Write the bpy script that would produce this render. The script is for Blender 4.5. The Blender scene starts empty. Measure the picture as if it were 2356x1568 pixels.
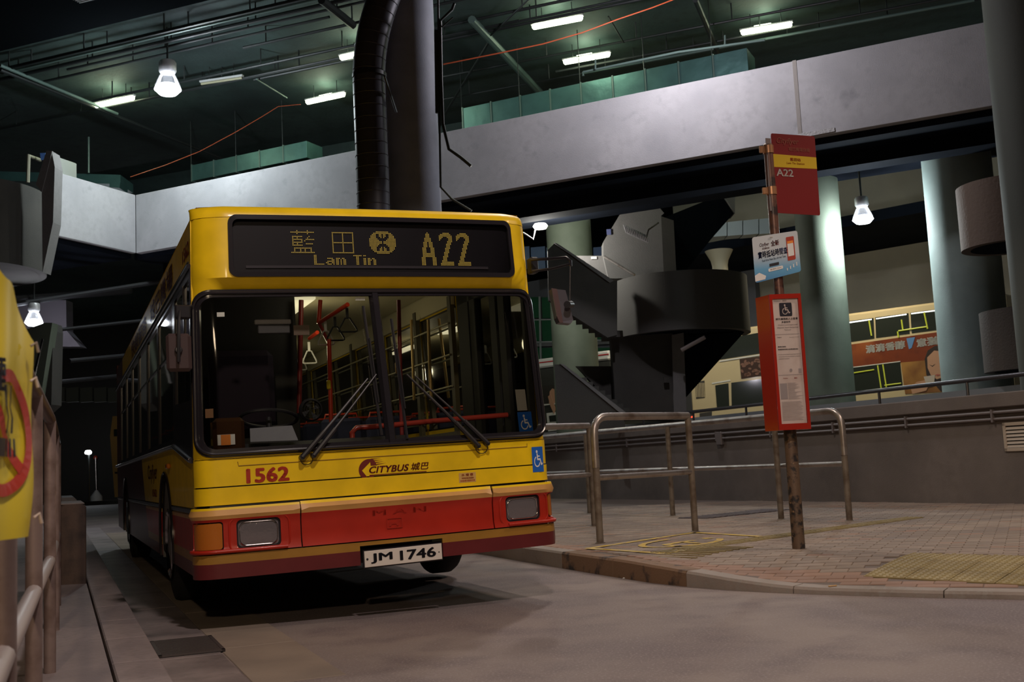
import bpy, bmesh, math, random
from mathutils import Vector, Matrix
from mathutils.geometry import delaunay_2d_cdt
random.seed(7)
SC = bpy.context.scene
COL = SC.collection
PI = math.pi

# ------------------------------------------------------------------ camera
H = 0.97
XR = Vector((0.99884478, 0.00545523, -0.04774247))
YD = Vector((-0.04805313, 0.11339389, -0.99238739))
ZF = Vector((0.0, 0.99353514, 0.11352504))
FPX = 2492.0
cam = bpy.data.cameras.new('camera')
camo = bpy.data.objects.new('camera', cam); COL.objects.link(camo)
cam.sensor_width = 36.0; cam.lens = FPX / 2356 * 36.0
cam.clip_start = 0.05; cam.clip_end = 300
up = -YD
camo.matrix_world = Matrix(((XR.x, up.x, -ZF.x, 0), (XR.y, up.y, -ZF.y, 0), (XR.z, up.z, -ZF.z, H), (0, 0, 0, 1)))
cam.dof.use_dof = True; cam.dof.focus_distance = 8.0; cam.dof.aperture_fstop = 6.3
SC.camera = camo

# ------------------------------------------------------------------ world and exposure
W = bpy.data.worlds.new('world'); SC.world = W; W.use_nodes = True
bg = W.node_tree.nodes['Background']; bg.inputs[0].default_value = (0.35, 0.42, 0.5, 1); bg.inputs[1].default_value = 0.003
SC.view_settings.view_transform = 'Standard'; SC.view_settings.look = 'None'
SC.view_settings.gamma = 1.0; SC.view_settings.use_curve_mapping = False
SC.view_settings.exposure = 0.0
SC.cycles.max_bounces = 6; SC.cycles.diffuse_bounces = 2; SC.cycles.transparent_max_bounces = 14
SC.cycles.sample_clamp_indirect = 2.0; SC.cycles.sample_clamp_direct = 12.0

CAMP = Vector((0, 0, H))
def ray(px, py): return XR * (px - 1178) + YD * (py - 784) + ZF * FPX
def at(px, py, Y):
    d = ray(px, py); return CAMP + d * (Y / d.y)
def onz(px, py, z):
    d = ray(px, py); return CAMP + d * ((z - H) / d.z)
def onv(px, py, a, b):                      # on the vertical plane over plan line a-b
    d = ray(px, py); n = Vector((b[1] - a[1], a[0] - b[0], 0)); p = Vector((a[0], a[1], 0))
    return CAMP + d * ((p - CAMP).dot(n) / d.dot(n))

# ------------------------------------------------------------------ lamps that light the hall (point lights sit at lamps built further down; spots have no fitting)
def light(kind, loc, energy, color=(1, 1, 1), size=0.3, rot=None, spot=None, blend=0.6):
    l = bpy.data.lights.new('lamp_light', kind); l.energy = energy; l.color = color
    if kind == 'AREA': l.size = size
    else: l.shadow_soft_size = size
    if spot: l.spot_size = spot; l.spot_blend = blend
    o = bpy.data.objects.new('lamp_light', l); COL.objects.link(o); o.location = loc
    if rot: o.rotation_euler = rot
    return o
BAY = [  # px, py, Y, power, colour
    (386, 203, 23.0, 460, (0.84, 0.96, 1.0)),
    (1985, 503, 20.7, 260, (0.86, 0.97, 1.0)),
    (1243, 520, 23.4, 230, (1.0, 0.97, 0.88)),
    (78, 740, 24.5, 60, (0.95, 0.9, 1.0)),
]
for px, py, Y, e, c in BAY:
    p = at(px, py, Y)
    light('POINT', (p.x, p.y, p.z - 0.24), e, c, 0.13)
LAMP2 = at(1482, -60, 17.9)
light('POINT', LAMP2 - Vector((0, 0, .30)), 420, (0.97, 0.92, 1.0), 0.13)
pf = at(203, 1040, 57.0)
light('POINT', (pf.x, pf.y, pf.z), 1500, (0.9, 0.95, 1.0), 0.15)
light('SPOT', (1.2, 12.2, 7.6), 560, (1.0, 0.86, 0.74), 0.15, spot=math.radians(128), blend=0.3)
# road lamps behind and above the photographer; last two are added background lights
light('SPOT', (0.6, 2.2, 7.2), 1000, (1.0, 0.84, 0.78), 0.2, spot=math.radians(138), blend=0.4)
light('SPOT', (0.3, -5.0, 5.2), 900, (1.0, 0.76, 0.50), 0.2, spot=math.radians(170), blend=0.05)
light('SPOT', (5.6, 8.0, 6.6), 520, (1.0, 0.78, 0.62), 0.25, spot=math.radians(140), blend=0.6)
light('SPOT', (8.3, 27.5, 6.6), 420, (1.0, 0.88, 0.62), 0.25, spot=math.radians(165), blend=0.4)  # added without a lamp, to brighten the background bus and wall
light('SPOT', (3.6, 31.0, 6.6), 260, (1.0, 0.92, 0.75), 0.25, spot=math.radians(165), blend=0.4)  # second added background light, no fitting built

# ------------------------------------------------------------------ materials
MATS = {}
def M(name, col, rough=0.6, metal=0.0, var=None, bump=None, emit=None, alpha=None, spec=None, coat=0.0, rnd=0.0):
    if name in MATS: return MATS[name]
    m = bpy.data.materials.new(name); m.use_nodes = True; nt = m.node_tree; N = nt.nodes; L = nt.links
    b = N['Principled BSDF']
    b.inputs['Base Color'].default_value = (*col, 1); b.inputs['Roughness'].default_value = rough
    b.inputs['Metallic'].default_value = metal
    if spec is not None: b.inputs['Specular IOR Level'].default_value = spec
    if coat: b.inputs['Coat Weight'].default_value = coat; b.inputs['Coat Roughness'].default_value = 0.08
    tc = None
    def coord():
        nonlocal tc
        if not tc: tc = N.new('ShaderNodeTexCoord')
        return tc.outputs['Object']
    out = None
    if var:                                  # list of (scale, second colour, low, high)
        prev = None
        for (sc, c2, lo, hi) in var:
            n = N.new('ShaderNodeTexNoise'); n.inputs['Scale'].default_value = sc; n.inputs['Detail'].default_value = 5
            L.new(coord(), n.inputs['Vector'])
            r = N.new('ShaderNodeMapRange'); r.inputs['From Min'].default_value = lo; r.inputs['From Max'].default_value = hi
            L.new(n.outputs['Fac'], r.inputs['Value'])
            mx = N.new('ShaderNodeMix'); mx.data_type = 'RGBA'
            L.new(r.outputs['Result'], mx.inputs['Factor'])
            if prev: L.new(prev, mx.inputs['A'])
            else: mx.inputs['A'].default_value = (*col, 1)
            mx.inputs['B'].default_value = (*c2, 1)
            prev = mx.outputs['Result']
        out = prev
    if rnd:
        oi = N.new('ShaderNodeObjectInfo'); hs = N.new('ShaderNodeHueSaturation')
        r = N.new('ShaderNodeMapRange'); r.inputs['To Min'].default_value = 1 - rnd; r.inputs['To Max'].default_value = 1 + rnd
        L.new(oi.outputs['Random'], r.inputs['Value']); L.new(r.outputs['Result'], hs.inputs['Value'])
        if out: L.new(out, hs.inputs['Color'])
        else: hs.inputs['Color'].default_value = (*col, 1)
        out = hs.outputs['Color']
    if out: L.new(out, b.inputs['Base Color'])
    if bump:
        n = N.new('ShaderNodeTexNoise'); n.inputs['Scale'].default_value = bump[0]; n.inputs['Detail'].default_value = 4
        L.new(coord(), n.inputs['Vector'])
        bp = N.new('ShaderNodeBump'); bp.inputs['Strength'].default_value = bump[1]; bp.inputs['Distance'].default_value = bump[2] if len(bump) > 2 else 0.01
        L.new(n.outputs['Fac'], bp.inputs['Height']); L.new(bp.outputs['Normal'], b.inputs['Normal'])
    if emit:
        b.inputs['Emission Color'].default_value = (*emit[0], 1); b.inputs['Emission Strength'].default_value = emit[1]
    MATS[name] = m
    return m
def glass(name, tint, refl=1.0, rough=0.02, ior=1.45):
    if name in MATS: return MATS[name]
    m = bpy.data.materials.new(name); m.use_nodes = True; nt = m.node_tree; N = nt.nodes; L = nt.links
    N.remove(N['Principled BSDF'])
    t = N.new('ShaderNodeBsdfTransparent'); t.inputs[0].default_value = (*tint, 1)
    g = N.new('ShaderNodeBsdfGlossy'); g.inputs['Roughness'].default_value = rough; g.inputs[0].default_value = (refl, refl, refl, 1)
    f = N.new('ShaderNodeFresnel'); f.inputs[0].default_value = ior
    mx = N.new('ShaderNodeMixShader')
    L.new(f.outputs[0], mx.inputs[0]); L.new(t.outputs[0], mx.inputs[1]); L.new(g.outputs[0], mx.inputs[2])
    L.new(mx.outputs[0], N['Material Output'].inputs[0])
    MATS[name] = m
    return m
YEL = (0.90, 0.60, 0.010); RED = (0.42, 0.022, 0.010); MAR = (0.13, 0.018, 0.02); GOLD = (0.62, 0.33, 0.10); DGOLD = (0.36, 0.18, 0.03)
OFF = 0.336
def livery():
    m = bpy.data.materials.new('bus_livery_paint'); m.use_nodes = True; nt = m.node_tree; N = nt.nodes; L = nt.links
    b = N['Principled BSDF']; b.inputs['Roughness'].default_value = 0.38; b.inputs['Specular IOR Level'].default_value = 0.35; b.inputs['Coat Weight'].default_value = 0.12; b.inputs['Coat Roughness'].default_value = 0.06
    tc = N.new('ShaderNodeTexCoord'); sp = N.new('ShaderNodeSeparateXYZ'); L.new(tc.outputs['Object'], sp.inputs[0])
    mr = N.new('ShaderNodeMapRange'); mr.inputs['From Min'].default_value = OFF; mr.inputs['From Max'].default_value = OFF + 1
    L.new(sp.outputs['Z'], mr.inputs['Value'])
    cr = N.new('ShaderNodeValToRGB'); cr.color_ramp.interpolation = 'CONSTANT'; L.new(mr.outputs['Result'], cr.inputs[0])
    e = cr.color_ramp.elements; e[0].position = 0; e[0].color = (*MAR, 1); e[1].position = 0.09; e[1].color = (*DGOLD, 1)
    for p, c in ((0.155, RED), (0.372, GOLD), (0.432, YEL)):
        q = e.new(p); q.color = (*c, 1)
    # rear of the bus turns maroon along a slanted edge
    a = N.new('ShaderNodeMath'); a.operation = 'MULTIPLY_ADD'; a.inputs[1].default_value = -0.9; a.inputs[2].default_value = 0.0
    L.new(sp.outputs['Z'], a.inputs[0])
    s = N.new('ShaderNodeMath'); s.operation = 'ADD'; L.new(sp.outputs['Y'], s.inputs[0]); L.new(a.outputs[0], s.inputs[1])
    g = N.new('ShaderNodeMath'); g.operation = 'GREATER_THAN'; g.inputs[1].default_value = 3.9; L.new(s.outputs[0], g.inputs[0])
    lt = N.new('ShaderNodeMath'); lt.operation = 'LESS_THAN'; lt.inputs[1].default_value = OFF + 1.0; L.new(sp.outputs['Z'], lt.inputs[0])
    g2 = N.new('ShaderNodeMath'); g2.operation = 'GREATER_THAN'; g2.inputs[1].default_value = 8.7; L.new(sp.outputs['Y'], g2.inputs[0])
    an = N.new('ShaderNodeMath'); an.operation = 'MULTIPLY'; L.new(g.outputs[0], an.inputs[0]); L.new(lt.outputs[0], an.inputs[1])
    mxx = N.new('ShaderNodeMath'); mxx.operation = 'MAXIMUM'; L.new(an.outputs[0], mxx.inputs[0]); L.new(g2.outputs[0], mxx.inputs[1])
    mx = N.new('ShaderNodeMix'); mx.data_type = 'RGBA'; L.new(mxx.outputs[0], mx.inputs['Factor'])
    L.new(cr.outputs[0], mx.inputs['A']); mx.inputs['B'].default_value = (0.10, 0.014, 0.014, 1)
    nz = N.new('ShaderNodeTexNoise'); nz.inputs['Scale'].default_value = 6; nz.inputs['Detail'].default_value = 6; L.new(tc.outputs['Object'], nz.inputs['Vector'])
    nr = N.new('ShaderNodeMapRange'); nr.inputs['From Min'].default_value = 0.35; nr.inputs['From Max'].default_value = 0.75; nr.inputs['To Min'].default_value = 1.04; nr.inputs['To Max'].default_value = 0.86
    L.new(nz.outputs['Fac'], nr.inputs['Value'])
    hs = N.new('ShaderNodeHueSaturation'); L.new(mx.outputs['Result'], hs.inputs['Color']); L.new(nr.outputs['Result'], hs.inputs['Value'])
    L.new(hs.outputs[0], b.inputs['Base Color'])
    return m
LIV = livery()
m_conc = M('grey_concrete', (0.22, 0.21, 0.205), 0.85, var=[(0.9, (0.17, 0.165, 0.16), .4, .7), (9, (0.19, 0.185, 0.18), .45, .75)], bump=(45, 0.35, 0.01))
m_concl = M('pale_concrete', (0.50, 0.49, 0.50), 0.8, var=[(0.8, (0.38, 0.375, 0.39), .4, .7), (7, (0.42, 0.41, 0.42), .45, .8), (2.5, (0.30, 0.30, 0.31), .62, .8)], bump=(60, 0.4, 0.008))
m_concd = M('shaded_stair_concrete', (0.075, 0.07, 0.062), 0.9, var=[(1.2, (0.055, 0.052, 0.047), .4, .7)], bump=(50, 0.3, 0.01))  # stair colour darkened to stand in for shade from the lamps
m_colg = M('greenish_painted_column', (0.15, 0.18, 0.135), 0.7, var=[(1.5, (0.11, 0.135, 0.10), .4, .7)], bump=(50, 0.25, 0.006))
m_colp = M('purple_grey_column_paint', (0.21, 0.22, 0.27), 0.65, var=[(1.4, (0.12, 0.125, 0.155), .4, .7)], bump=(60, 0.25, 0.006))
m_ceil = M('dark_teal_ceiling', (0.045, 0.075, 0.07), 0.75, var=[(0.5, (0.022, 0.036, 0.036), .4, .7), (4, (0.03, 0.045, 0.043), .5, .8)], bump=(12, 0.3, 0.02))  # dark teal base with darker mottling at random
m_beam = M('shaded_concrete_soffit', (0.010, 0.013, 0.020), 0.95, spec=0.05, var=[(0.8, (0.006, 0.008, 0.013), .4, .7)])  # near-black colour stands in for shade under decks and flights
m_pipe = M('dark_painted_pipe', (0.02, 0.024, 0.024), 0.5)
m_pipel = M('pale_green_pipe', (0.12, 0.18, 0.16), 0.4, 0.2)
m_duct = M('teal_sheet_duct', (0.09, 0.20, 0.19), 0.38, 0.5, var=[(2, (0.07, 0.15, 0.145), .4, .7)], bump=(3, 0.25, 0.05))
m_ductd = M('black_spiral_duct', (0.045, 0.042, 0.06), 0.42, 0.2)
m_rail = M('galvanised_rail', (0.42, 0.38, 0.36), 0.36, 0.75, var=[(5, (0.22, 0.17, 0.14), .48, .72)], bump=(40, 0.1, 0.003))
m_railb = M('weathered_post_paint', (0.20, 0.165, 0.13), 0.6, 0.2, var=[(8, (0.10, 0.07, 0.05), .45, .7)], bump=(50, 0.25, 0.004))
m_rust = M('rusty_pole', (0.16, 0.105, 0.07), 0.55, 0.3, var=[(16, (0.035, 0.03, 0.03), .48, .6), (30, (0.35, 0.22, 0.12), .66, .72)], bump=(60, 0.5, 0.004))
m_black = M('black_rubber', (0.014, 0.013, 0.016), 0.42)
m_blackg = M('gloss_black_trim', (0.02, 0.018, 0.022), 0.18)
m_tyre = M('tyre_rubber', (0.012, 0.012, 0.012), 0.8, bump=(80, 0.3, 0.003))
m_chrome = M('chrome', (0.65, 0.62, 0.6), 0.12, 1.0)
m_dark = M('dark_interior_plastic', (0.02, 0.02, 0.024), 0.6)
m_int = M('cream_interior_panel', (0.55, 0.50, 0.34), 0.5)
m_redp = M('red_grab_rail', (0.62, 0.05, 0.02), 0.3)
m_yp = M('yellow_plastic', (0.8, 0.6, 0.02), 0.4)
m_seat = M('dark_blue_seat_moquette', (0.03, 0.035, 0.09), 0.9)
m_ws = glass('windscreen_glass', (0.80, 0.82, 0.80))
m_sg = glass('tinted_side_glass', (0.20, 0.23, 0.21), 0.9, 0.03, 1.6)
m_white = M('white_print', (0.78, 0.76, 0.74), 0.5)
m_marp = M('maroon_print', (0.16, 0.02, 0.015), 0.4)
m_redt = M('red_print', (0.42, 0.03, 0.01), 0.4)
m_blue = M('blue_print', (0.02, 0.13, 0.52), 0.35)
m_ink = M('black_print', (0.02, 0.02, 0.03), 0.4)
m_led = M('amber_dot', (0.45, 0.33, 0.06), 0.5, emit=((0.95, 0.62, 0.10), 0.55))
m_lamp = M('lit_lamp_glass', (1, 1, 1), 0.3, emit=((0.92, 0.96, 1.0), 28))
m_lampw = M('lit_lamp_glass_warm', (1, 1, 1), 0.3, emit=((1.0, 0.97, 0.85), 24))
m_tube = M('lit_fluorescent_tube', (1, 1, 1), 0.3, emit=((0.90, 1.0, 0.66), 22))
m_lampb = M('grey_lamp_housing', (0.6, 0.6, 0.6), 0.4, 0.3)
m_amber = M('amber_lens', (0.45, 0.13, 0.01), 0.18, spec=0.7, bump=(90, 0.3, 0.003))
m_lens = M('clear_headlamp_lens', (0.20, 0.18, 0.19), 0.12, 0.35, bump=(60, 0.4, 0.004))
m_asph = M('worn_road_surface', (0.24, 0.195, 0.175), 0.78, var=[(0.5, (0.15, 0.118, 0.12), .40, .64), (2.4, (0.14, 0.108, 0.11), .46, .74), (70, (0.28, 0.24, 0.23), .52, .72)], bump=(160, 0.5, 0.006))
m_apron = M('tan_concrete_apron', (0.27, 0.215, 0.17), 0.8, var=[(1.5, (0.20, 0.16, 0.13), .4, .7)], bump=(90, 0.35, 0.005))
m_gut = M('worn_gutter_concrete', (0.25, 0.205, 0.20), 0.62, var=[(2.2, (0.12, 0.10, 0.10), .42, .7), (12, (0.19, 0.16, 0.155), .45, .75)], bump=(50, 0.45, 0.008))
m_plat = M('left_footway_concrete', (0.27, 0.22, 0.215), 0.8, var=[(1.4, (0.17, 0.14, 0.14), .45, .7), (20, (0.21, 0.175, 0.17), .45, .75)], bump=(50, 0.4, 0.008))
m_kerb = M('granite_kerb', (0.29, 0.24, 0.205), 0.75, var=[(2.0, (0.22, 0.18, 0.15), .45, .7), (30, (0.27, 0.24, 0.21), .45, .7)], bump=(70, 0.35, 0.005))
m_kerbd = M('scuffed_kerb', (0.20, 0.12, 0.07), 0.8, var=[(5, (0.03, 0.025, 0.025), .5, .6)], bump=(60, 0.4, 0.006))
m_pav = M('brown_paver', (0.26, 0.20, 0.155), 0.78, var=[(2.5, (0.17, 0.125, 0.10), .42, .7)], bump=(90, 0.35, 0.003), rnd=0.16)
m_pav2 = M('red_paver', (0.27, 0.165, 0.115), 0.78, var=[(2.5, (0.24, 0.14, 0.10), .42, .7)], bump=(90, 0.35, 0.003), rnd=0.12)
m_tac = M('yellow_tactile_tile', (0.30, 0.235, 0.10), 0.7, var=[(3, (0.22, 0.17, 0.09), .4, .7)], bump=(90, 0.25, 0.003))
m_join = M('dark_mortar_bed', (0.09, 0.07, 0.06), 0.95)
m_ypaint = M('worn_yellow_paint', (0.55, 0.36, 0.03), 0.6, var=[(14, (0.33, 0.24, 0.10), .5, .62)])
m_wall = M('brown_grey_wall_render', (0.17, 0.14, 0.125), 0.8, var=[(0.8, (0.115, 0.095, 0.085), .4, .65), (6, (0.14, 0.115, 0.10), .45, .75)], bump=(60, 0.3, 0.006))
m_beige = M('beige_wall_paint', (0.42, 0.38, 0.28), 0.8, var=[(0.5, (0.34, 0.31, 0.24), .4, .7)])
m_green = M('green_panel', (0.035, 0.14, 0.065), 0.4)
m_cream = M('cream_bus_paint', (0.62, 0.50, 0.30), 0.35, coat=0.3)
m_silver = M('white_bus_paint', (0.72, 0.70, 0.66), 0.35, coat=0.3)
m_wind = M('dark_bus_window', (0.03, 0.035, 0.03), 0.08, spec=0.8)
m_cases = M('red_sign_case', (0.36, 0.022, 0.012), 0.25, coat=0.4)
m_flag = M('maroon_sign_enamel', (0.20, 0.018, 0.02), 0.35)
m_yelsign = M('yellow_sign_band', (0.62, 0.42, 0.02), 0.4)
m_paper = M('aged_paper', (0.55, 0.46, 0.42), 0.6, var=[(6, (0.47, 0.37, 0.33), .45, .7)])
m_grey = M('grey_print', (0.28, 0.24, 0.24), 0.6)
m_orange = M('orange_print', (0.85, 0.25, 0.03), 0.5)
m_banner = M('yellow_vinyl_banner', (0.78, 0.62, 0.04), 0.4)

# ------------------------------------------------------------------ helpers
class MB:
    def __init__(s): s.v = []; s.f = []; s.m = []; s.cur = 0
    def add(s, vs, fs):
        n = len(s.v); s.v += [tuple(v) for v in vs]; s.f += [tuple(i + n for i in f) for f in fs]; s.m += [s.cur] * len(fs); return s
    def box(s, x0, y0, z0, x1, y1, z1, c=0.0):
        if c <= 0:
            return s.add([(x0, y0, z0), (x1, y0, z0), (x1, y1, z0), (x0, y1, z0), (x0, y0, z1), (x1, y0, z1), (x1, y1, z1), (x0, y1, z1)],
                         [(0, 3, 2, 1), (4, 5, 6, 7), (0, 1, 5, 4), (1, 2, 6, 5), (2, 3, 7, 6), (3, 0, 4, 7)])
        cx = min(c, (x1 - x0) / 2.1, (y1 - y0) / 2.1, (z1 - z0) / 2.1)
        vs = []; 
        for z, k in ((z0, 1), (z0 + cx, 0), (z1 - cx, 0), (z1, 1)):
            d = cx if k else 0
            vs += [(x0 + d + (cx if not k else 0), y0 + d, z), (x1 - d - (cx if not k else 0), y0 + d, z), (x1 - d, y0 + d + (cx if not k else 0), z), (x1 - d, y1 - d - (cx if not k else 0), z),
                   (x1 - d - (cx if not k else 0), y1 - d, z), (x0 + d + (cx if not k else 0), y1 - d, z), (x0 + d, y1 - d - (cx if not k else 0), z), (x0 + d, y0 + d + (cx if not k else 0), z)]
        fs = [tuple(range(7, -1, -1)), tuple(range(24, 32))]
        for k in range(3):
            for i in range(8):
                a = k * 8 + i; b = k * 8 + (i + 1) % 8
                fs.append((a, b, b + 8, a + 8))
        return s.add(vs, fs)
    def obox(s, o, ax, ay, az, c=0.0):       # oriented box from corner o with edge vectors
        o = Vector(o); ax = Vector(ax); ay = Vector(ay); az = Vector(az)
        t = MB().box(0, 0, 0, ax.length, ay.length, az.length, c)
        X, Y, Z = ax.normalized(), ay.normalized(), az.normalized()
        vs = [o + X * p[0] + Y * p[1] + Z * p[2] for p in t.v]
        return s.add(vs, t.f)
    def tube(s, pts, r, n=10, closed=False, caps=True):
        pts = [Vector(p) for p in pts]; k = len(pts); rings = []; prev = None
        rr = r if isinstance(r, (list, tuple)) else [r] * k
        for i, p in enumerate(pts):
            if closed: d = pts[(i + 1) % k] - pts[i - 1]
            else: d = (pts[min(i + 1, k - 1)] - pts[max(i - 1, 0)])
            d.normalize()
            if prev is None:
                a = d.cross(Vector((0, 0, 1))); 
                if a.length < 1e-3: a = d.cross(Vector((1, 0, 0)))
            else:
                a = prev - d * prev.dot(d)
            a.normalize(); prev = a; b = d.cross(a)
            rings.append([p + (a * math.cos(t) + b * math.sin(t)) * rr[i] for t in [2 * PI * j / n for j in range(n)]])
        vs = [v for R_ in rings for v in R_]; fs = []
        for i in range(k if closed else k - 1):
            for j in range(n):
                a0 = i * n + j; a1 = i * n + (j + 1) % n; b0 = ((i + 1) % k) * n + j; b1 = ((i + 1) % k) * n + (j + 1) % n
                fs.append((a0, a1, b1, b0))
        if caps and not closed: fs += [tuple(range(n - 1, -1, -1)), tuple(range((k - 1) * n, k * n))]
        return s.add(vs, fs)
    def lathe(s, o, prof, n=20, axis=(0, 0, 1), a0=0.0, a1=2 * PI):
        o = Vector(o); Z = Vector(axis).normalized(); X = Z.orthogonal().normalized()
        if abs(Z.z) > .9: X = Vector((1, 0, 0))
        Y = Z.cross(X); full = abs(a1 - a0 - 2 * PI) < 1e-6; m = n if full else n + 1
        vs = []
        for i in range(m):
            t = a0 + (a1 - a0) * i / n
            for (r, h) in prof: vs.append(o + (X * math.cos(t) + Y * math.sin(t)) * r + Z * h)
        k = len(prof); fs = []
        for i in range(n):
            i2 = (i + 1) % m
            for j in range(k - 1): fs.append((i * k + j, i2 * k + j, i2 * k + j + 1, i * k + j + 1))
        return s.add(vs, fs)
    def prism(s, poly, d):                    # poly: 3D points, extruded by vector d
        poly = [Vector(p) for p in poly]; d = Vector(d); n = len(poly)
        return s.add(poly + [p + d for p in poly], [tuple(range(n - 1, -1, -1)), tuple(range(n, 2 * n))] + [(i, (i + 1) % n, n + (i + 1) % n, n + i) for i in range(n)])
    def quad(s, a, b, c, d): return s.add([a, b, c, d], [(0, 1, 2, 3)])
    def build(s, name, mat, parent=None, smooth=False, off=None, recalc=True):
        me = bpy.data.meshes.new(name)
        vs = s.v if off is None else [(v[0] + off[0], v[1] + off[1], v[2] + off[2]) for v in s.v]
        me.from_pydata(vs, [], s.f)
        ms = mat if isinstance(mat, (list, tuple)) else [mat]
        for m_ in ms: me.materials.append(m_)
        if len(ms) > 1: me.polygons.foreach_set('material_index', s.m)
        if recalc:
            bm = bmesh.new(); bm.from_mesh(me); bmesh.ops.recalc_face_normals(bm, faces=bm.faces); bm.to_mesh(me); bm.free()
        if smooth:
            me.polygons.foreach_set('use_smooth', [True] * len(me.polygons))
            try: me.set_sharp_from_angle(angle=math.radians(38))
            except Exception: pass
        me.update()
        o = bpy.data.objects.new(name, me); COL.objects.link(o)
        if parent: o.parent = parent
        return o
def tag(o, label=None, cat=None, group=None, kind=None):
    if label: o['label'] = label
    if cat: o['category'] = cat
    if group: o['group'] = group
    if kind: o['kind'] = kind
    return o
def empty(name, loc=(0, 0, 0), label=None, cat=None, group=None, kind=None):
    o = bpy.data.objects.new(name, None); COL.objects.link(o); o.location = loc; o.empty_display_size = 0.2
    return tag(o, label, cat, group, kind)
def O(v): return (-v[0], -v[1], -v[2])
def rr(x0, y0, x1, y1, r, n=5):
    p = []
    for cx, cy, a in ((x1 - r, y0 + r, -PI / 2), (x1 - r, y1 - r, 0), (x0 + r, y1 - r, PI / 2), (x0 + r, y0 + r, PI)):
        for i in range(n + 1):
            t = a + PI / 2 * i / n; p.append((cx + r * math.cos(t), cy + r * math.sin(t)))
    return p
def inpoly(x, y, P):
    c = False; j = len(P) - 1
    for i in range(len(P)):
        xi, yi = P[i]; xj, yj = P[j]
        if (yi > y) != (yj > y) and x < (xj - xi) * (y - yi) / (yj - yi) + xi: c = not c
        j = i
    return c
def densify(P, step):
    out = []
    for i in range(len(P)):
        a = Vector(P[i]); b = Vector(P[(i + 1) % len(P)]); n = max(1, int((b - a).length / step))
        for k in range(n): out.append(tuple(a + (b - a) * k / n))
    return out
def panel(name, outer, holes, f, mat, parent=None, step=0.08, thick=0.01, smooth=True, off=None):
    """a skin with holes: f maps (s, w) to a point; thickness goes to the inside (f(s, w, depth))"""
    loops = [densify(outer, step)] + [densify(h, step) for h in holes]
    pts = []; edges = []
    for lp in loops:
        n0 = len(pts); pts += [Vector(p) for p in lp]
        edges += [(n0 + i, n0 + (i + 1) % len(lp)) for i in range(len(lp))]
    xs = [p[0] for p in outer]; ys = [p[1] for p in outer]
    x = min(xs) + step
    while x < max(xs) - step * .4:
        y = min(ys) + step
        while y < max(ys) - step * .4:
            if inpoly(x, y, outer) and not any(inpoly(x, y, h) for h in holes): pts.append(Vector((x, y)))
            y += step
        x += step
    vo, eo, fo, _, _, _ = delaunay_2d_cdt(pts, edges, [], 0, 1e-5)
    tris = []
    for t in fo:
        cx = sum(vo[i][0] for i in t) / 3; cy = sum(vo[i][1] for i in t) / 3
        if inpoly(cx, cy, outer) and not any(inpoly(cx, cy, h) for h in holes): tris.append(tuple(t))
    mb = MB(); n = len(vo)
    vs = [f(p[0], p[1], 0) for p in vo]
    if thick:
        vs += [f(p[0], p[1], thick) for p in vo]
        ec = {}
        for t in tris:
            for i in range(3):
                a, b = t[i], t[(i + 1) % 3]; ec[(a, b)] = 1
        side = [(b, a, a + n, b + n) for (a, b) in ec if (b, a) not in ec]
        mb.add(vs, tris + [(c + n, b + n, a + n) for (a, b, c) in tris] + side)
    else: mb.add(vs, tris)
    return mb.build(name, mat, parent, smooth, off)
def text_mesh(body, bold=0.0, shear=0.0, space=1.0):
    c = bpy.data.curves.new('lettering', 'FONT'); c.body = body; c.shear = shear; c.space_character = space * (1 + bold * .9); c.resolution_u = 3
    o = bpy.data.objects.new('lettering', c); COL.objects.link(o)
    dg = bpy.context.evaluated_depsgraph_get(); dg.update()
    me = bpy.data.meshes.new_from_object(o.evaluated_get(dg))
    bpy.data.objects.remove(o); bpy.data.curves.remove(c)
    if bold > 0:                              # a heavier face: the strokes printed again around themselves
        vs = [tuple(v.co) for v in me.vertices]; fs = [tuple(p.vertices) for p in me.polygons]; n = len(vs); V = []; F = []
        for k, (dx, dy) in enumerate(((1, 0), (-1, 0), (0, 1), (0, -1), (.7, .7), (-.7, .7), (.7, -.7), (-.7, -.7))):
            V += [(v[0] + dx * bold, v[1] + dy * bold * .7, 0) for v in vs]; F += [tuple(i + k * n for i in f) for f in fs]
        bpy.data.meshes.remove(me); me = bpy.data.meshes.new('lettering'); me.from_pydata(V, [], F)
    return me
def text(name, body, o, x, y, mat, parent=None, bold=0.0, shear=0.0, space=1.0, off=(0, 0, 0), f=None):
    """lettering fitted to the rectangle with corner o and edge vectors x (width) and y (height)"""
    me = text_mesh(body, bold, shear, space); o = Vector(o); x = Vector(x); y = Vector(y); off = Vector(off)
    xs = [v.co.x for v in me.vertices]; ys = [v.co.y for v in me.vertices]
    x0, x1, y0, y1 = min(xs), max(xs), min(ys), max(ys)
    for v in me.vertices:
        a = (v.co.x - x0) / (x1 - x0); b = (v.co.y - y0) / (y1 - y0)
        v.co = (f(a, b) if f else o + x * a + y * b) + off
    me.materials.clear(); me.materials.append(mat); me.name = name
    ob = bpy.data.objects.new(name, me); COL.objects.link(ob)
    if parent: ob.parent = parent
    return ob
def smooth01(t): t = max(0.0, min(1.0, t)); return t * t * (3 - 2 * t)
def copy_tree(o, parent=None):
    c = o.copy(); COL.objects.link(c)
    if parent: c.parent = parent
    for ch in list(o.children): copy_tree(ch, c)
    return c

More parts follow.
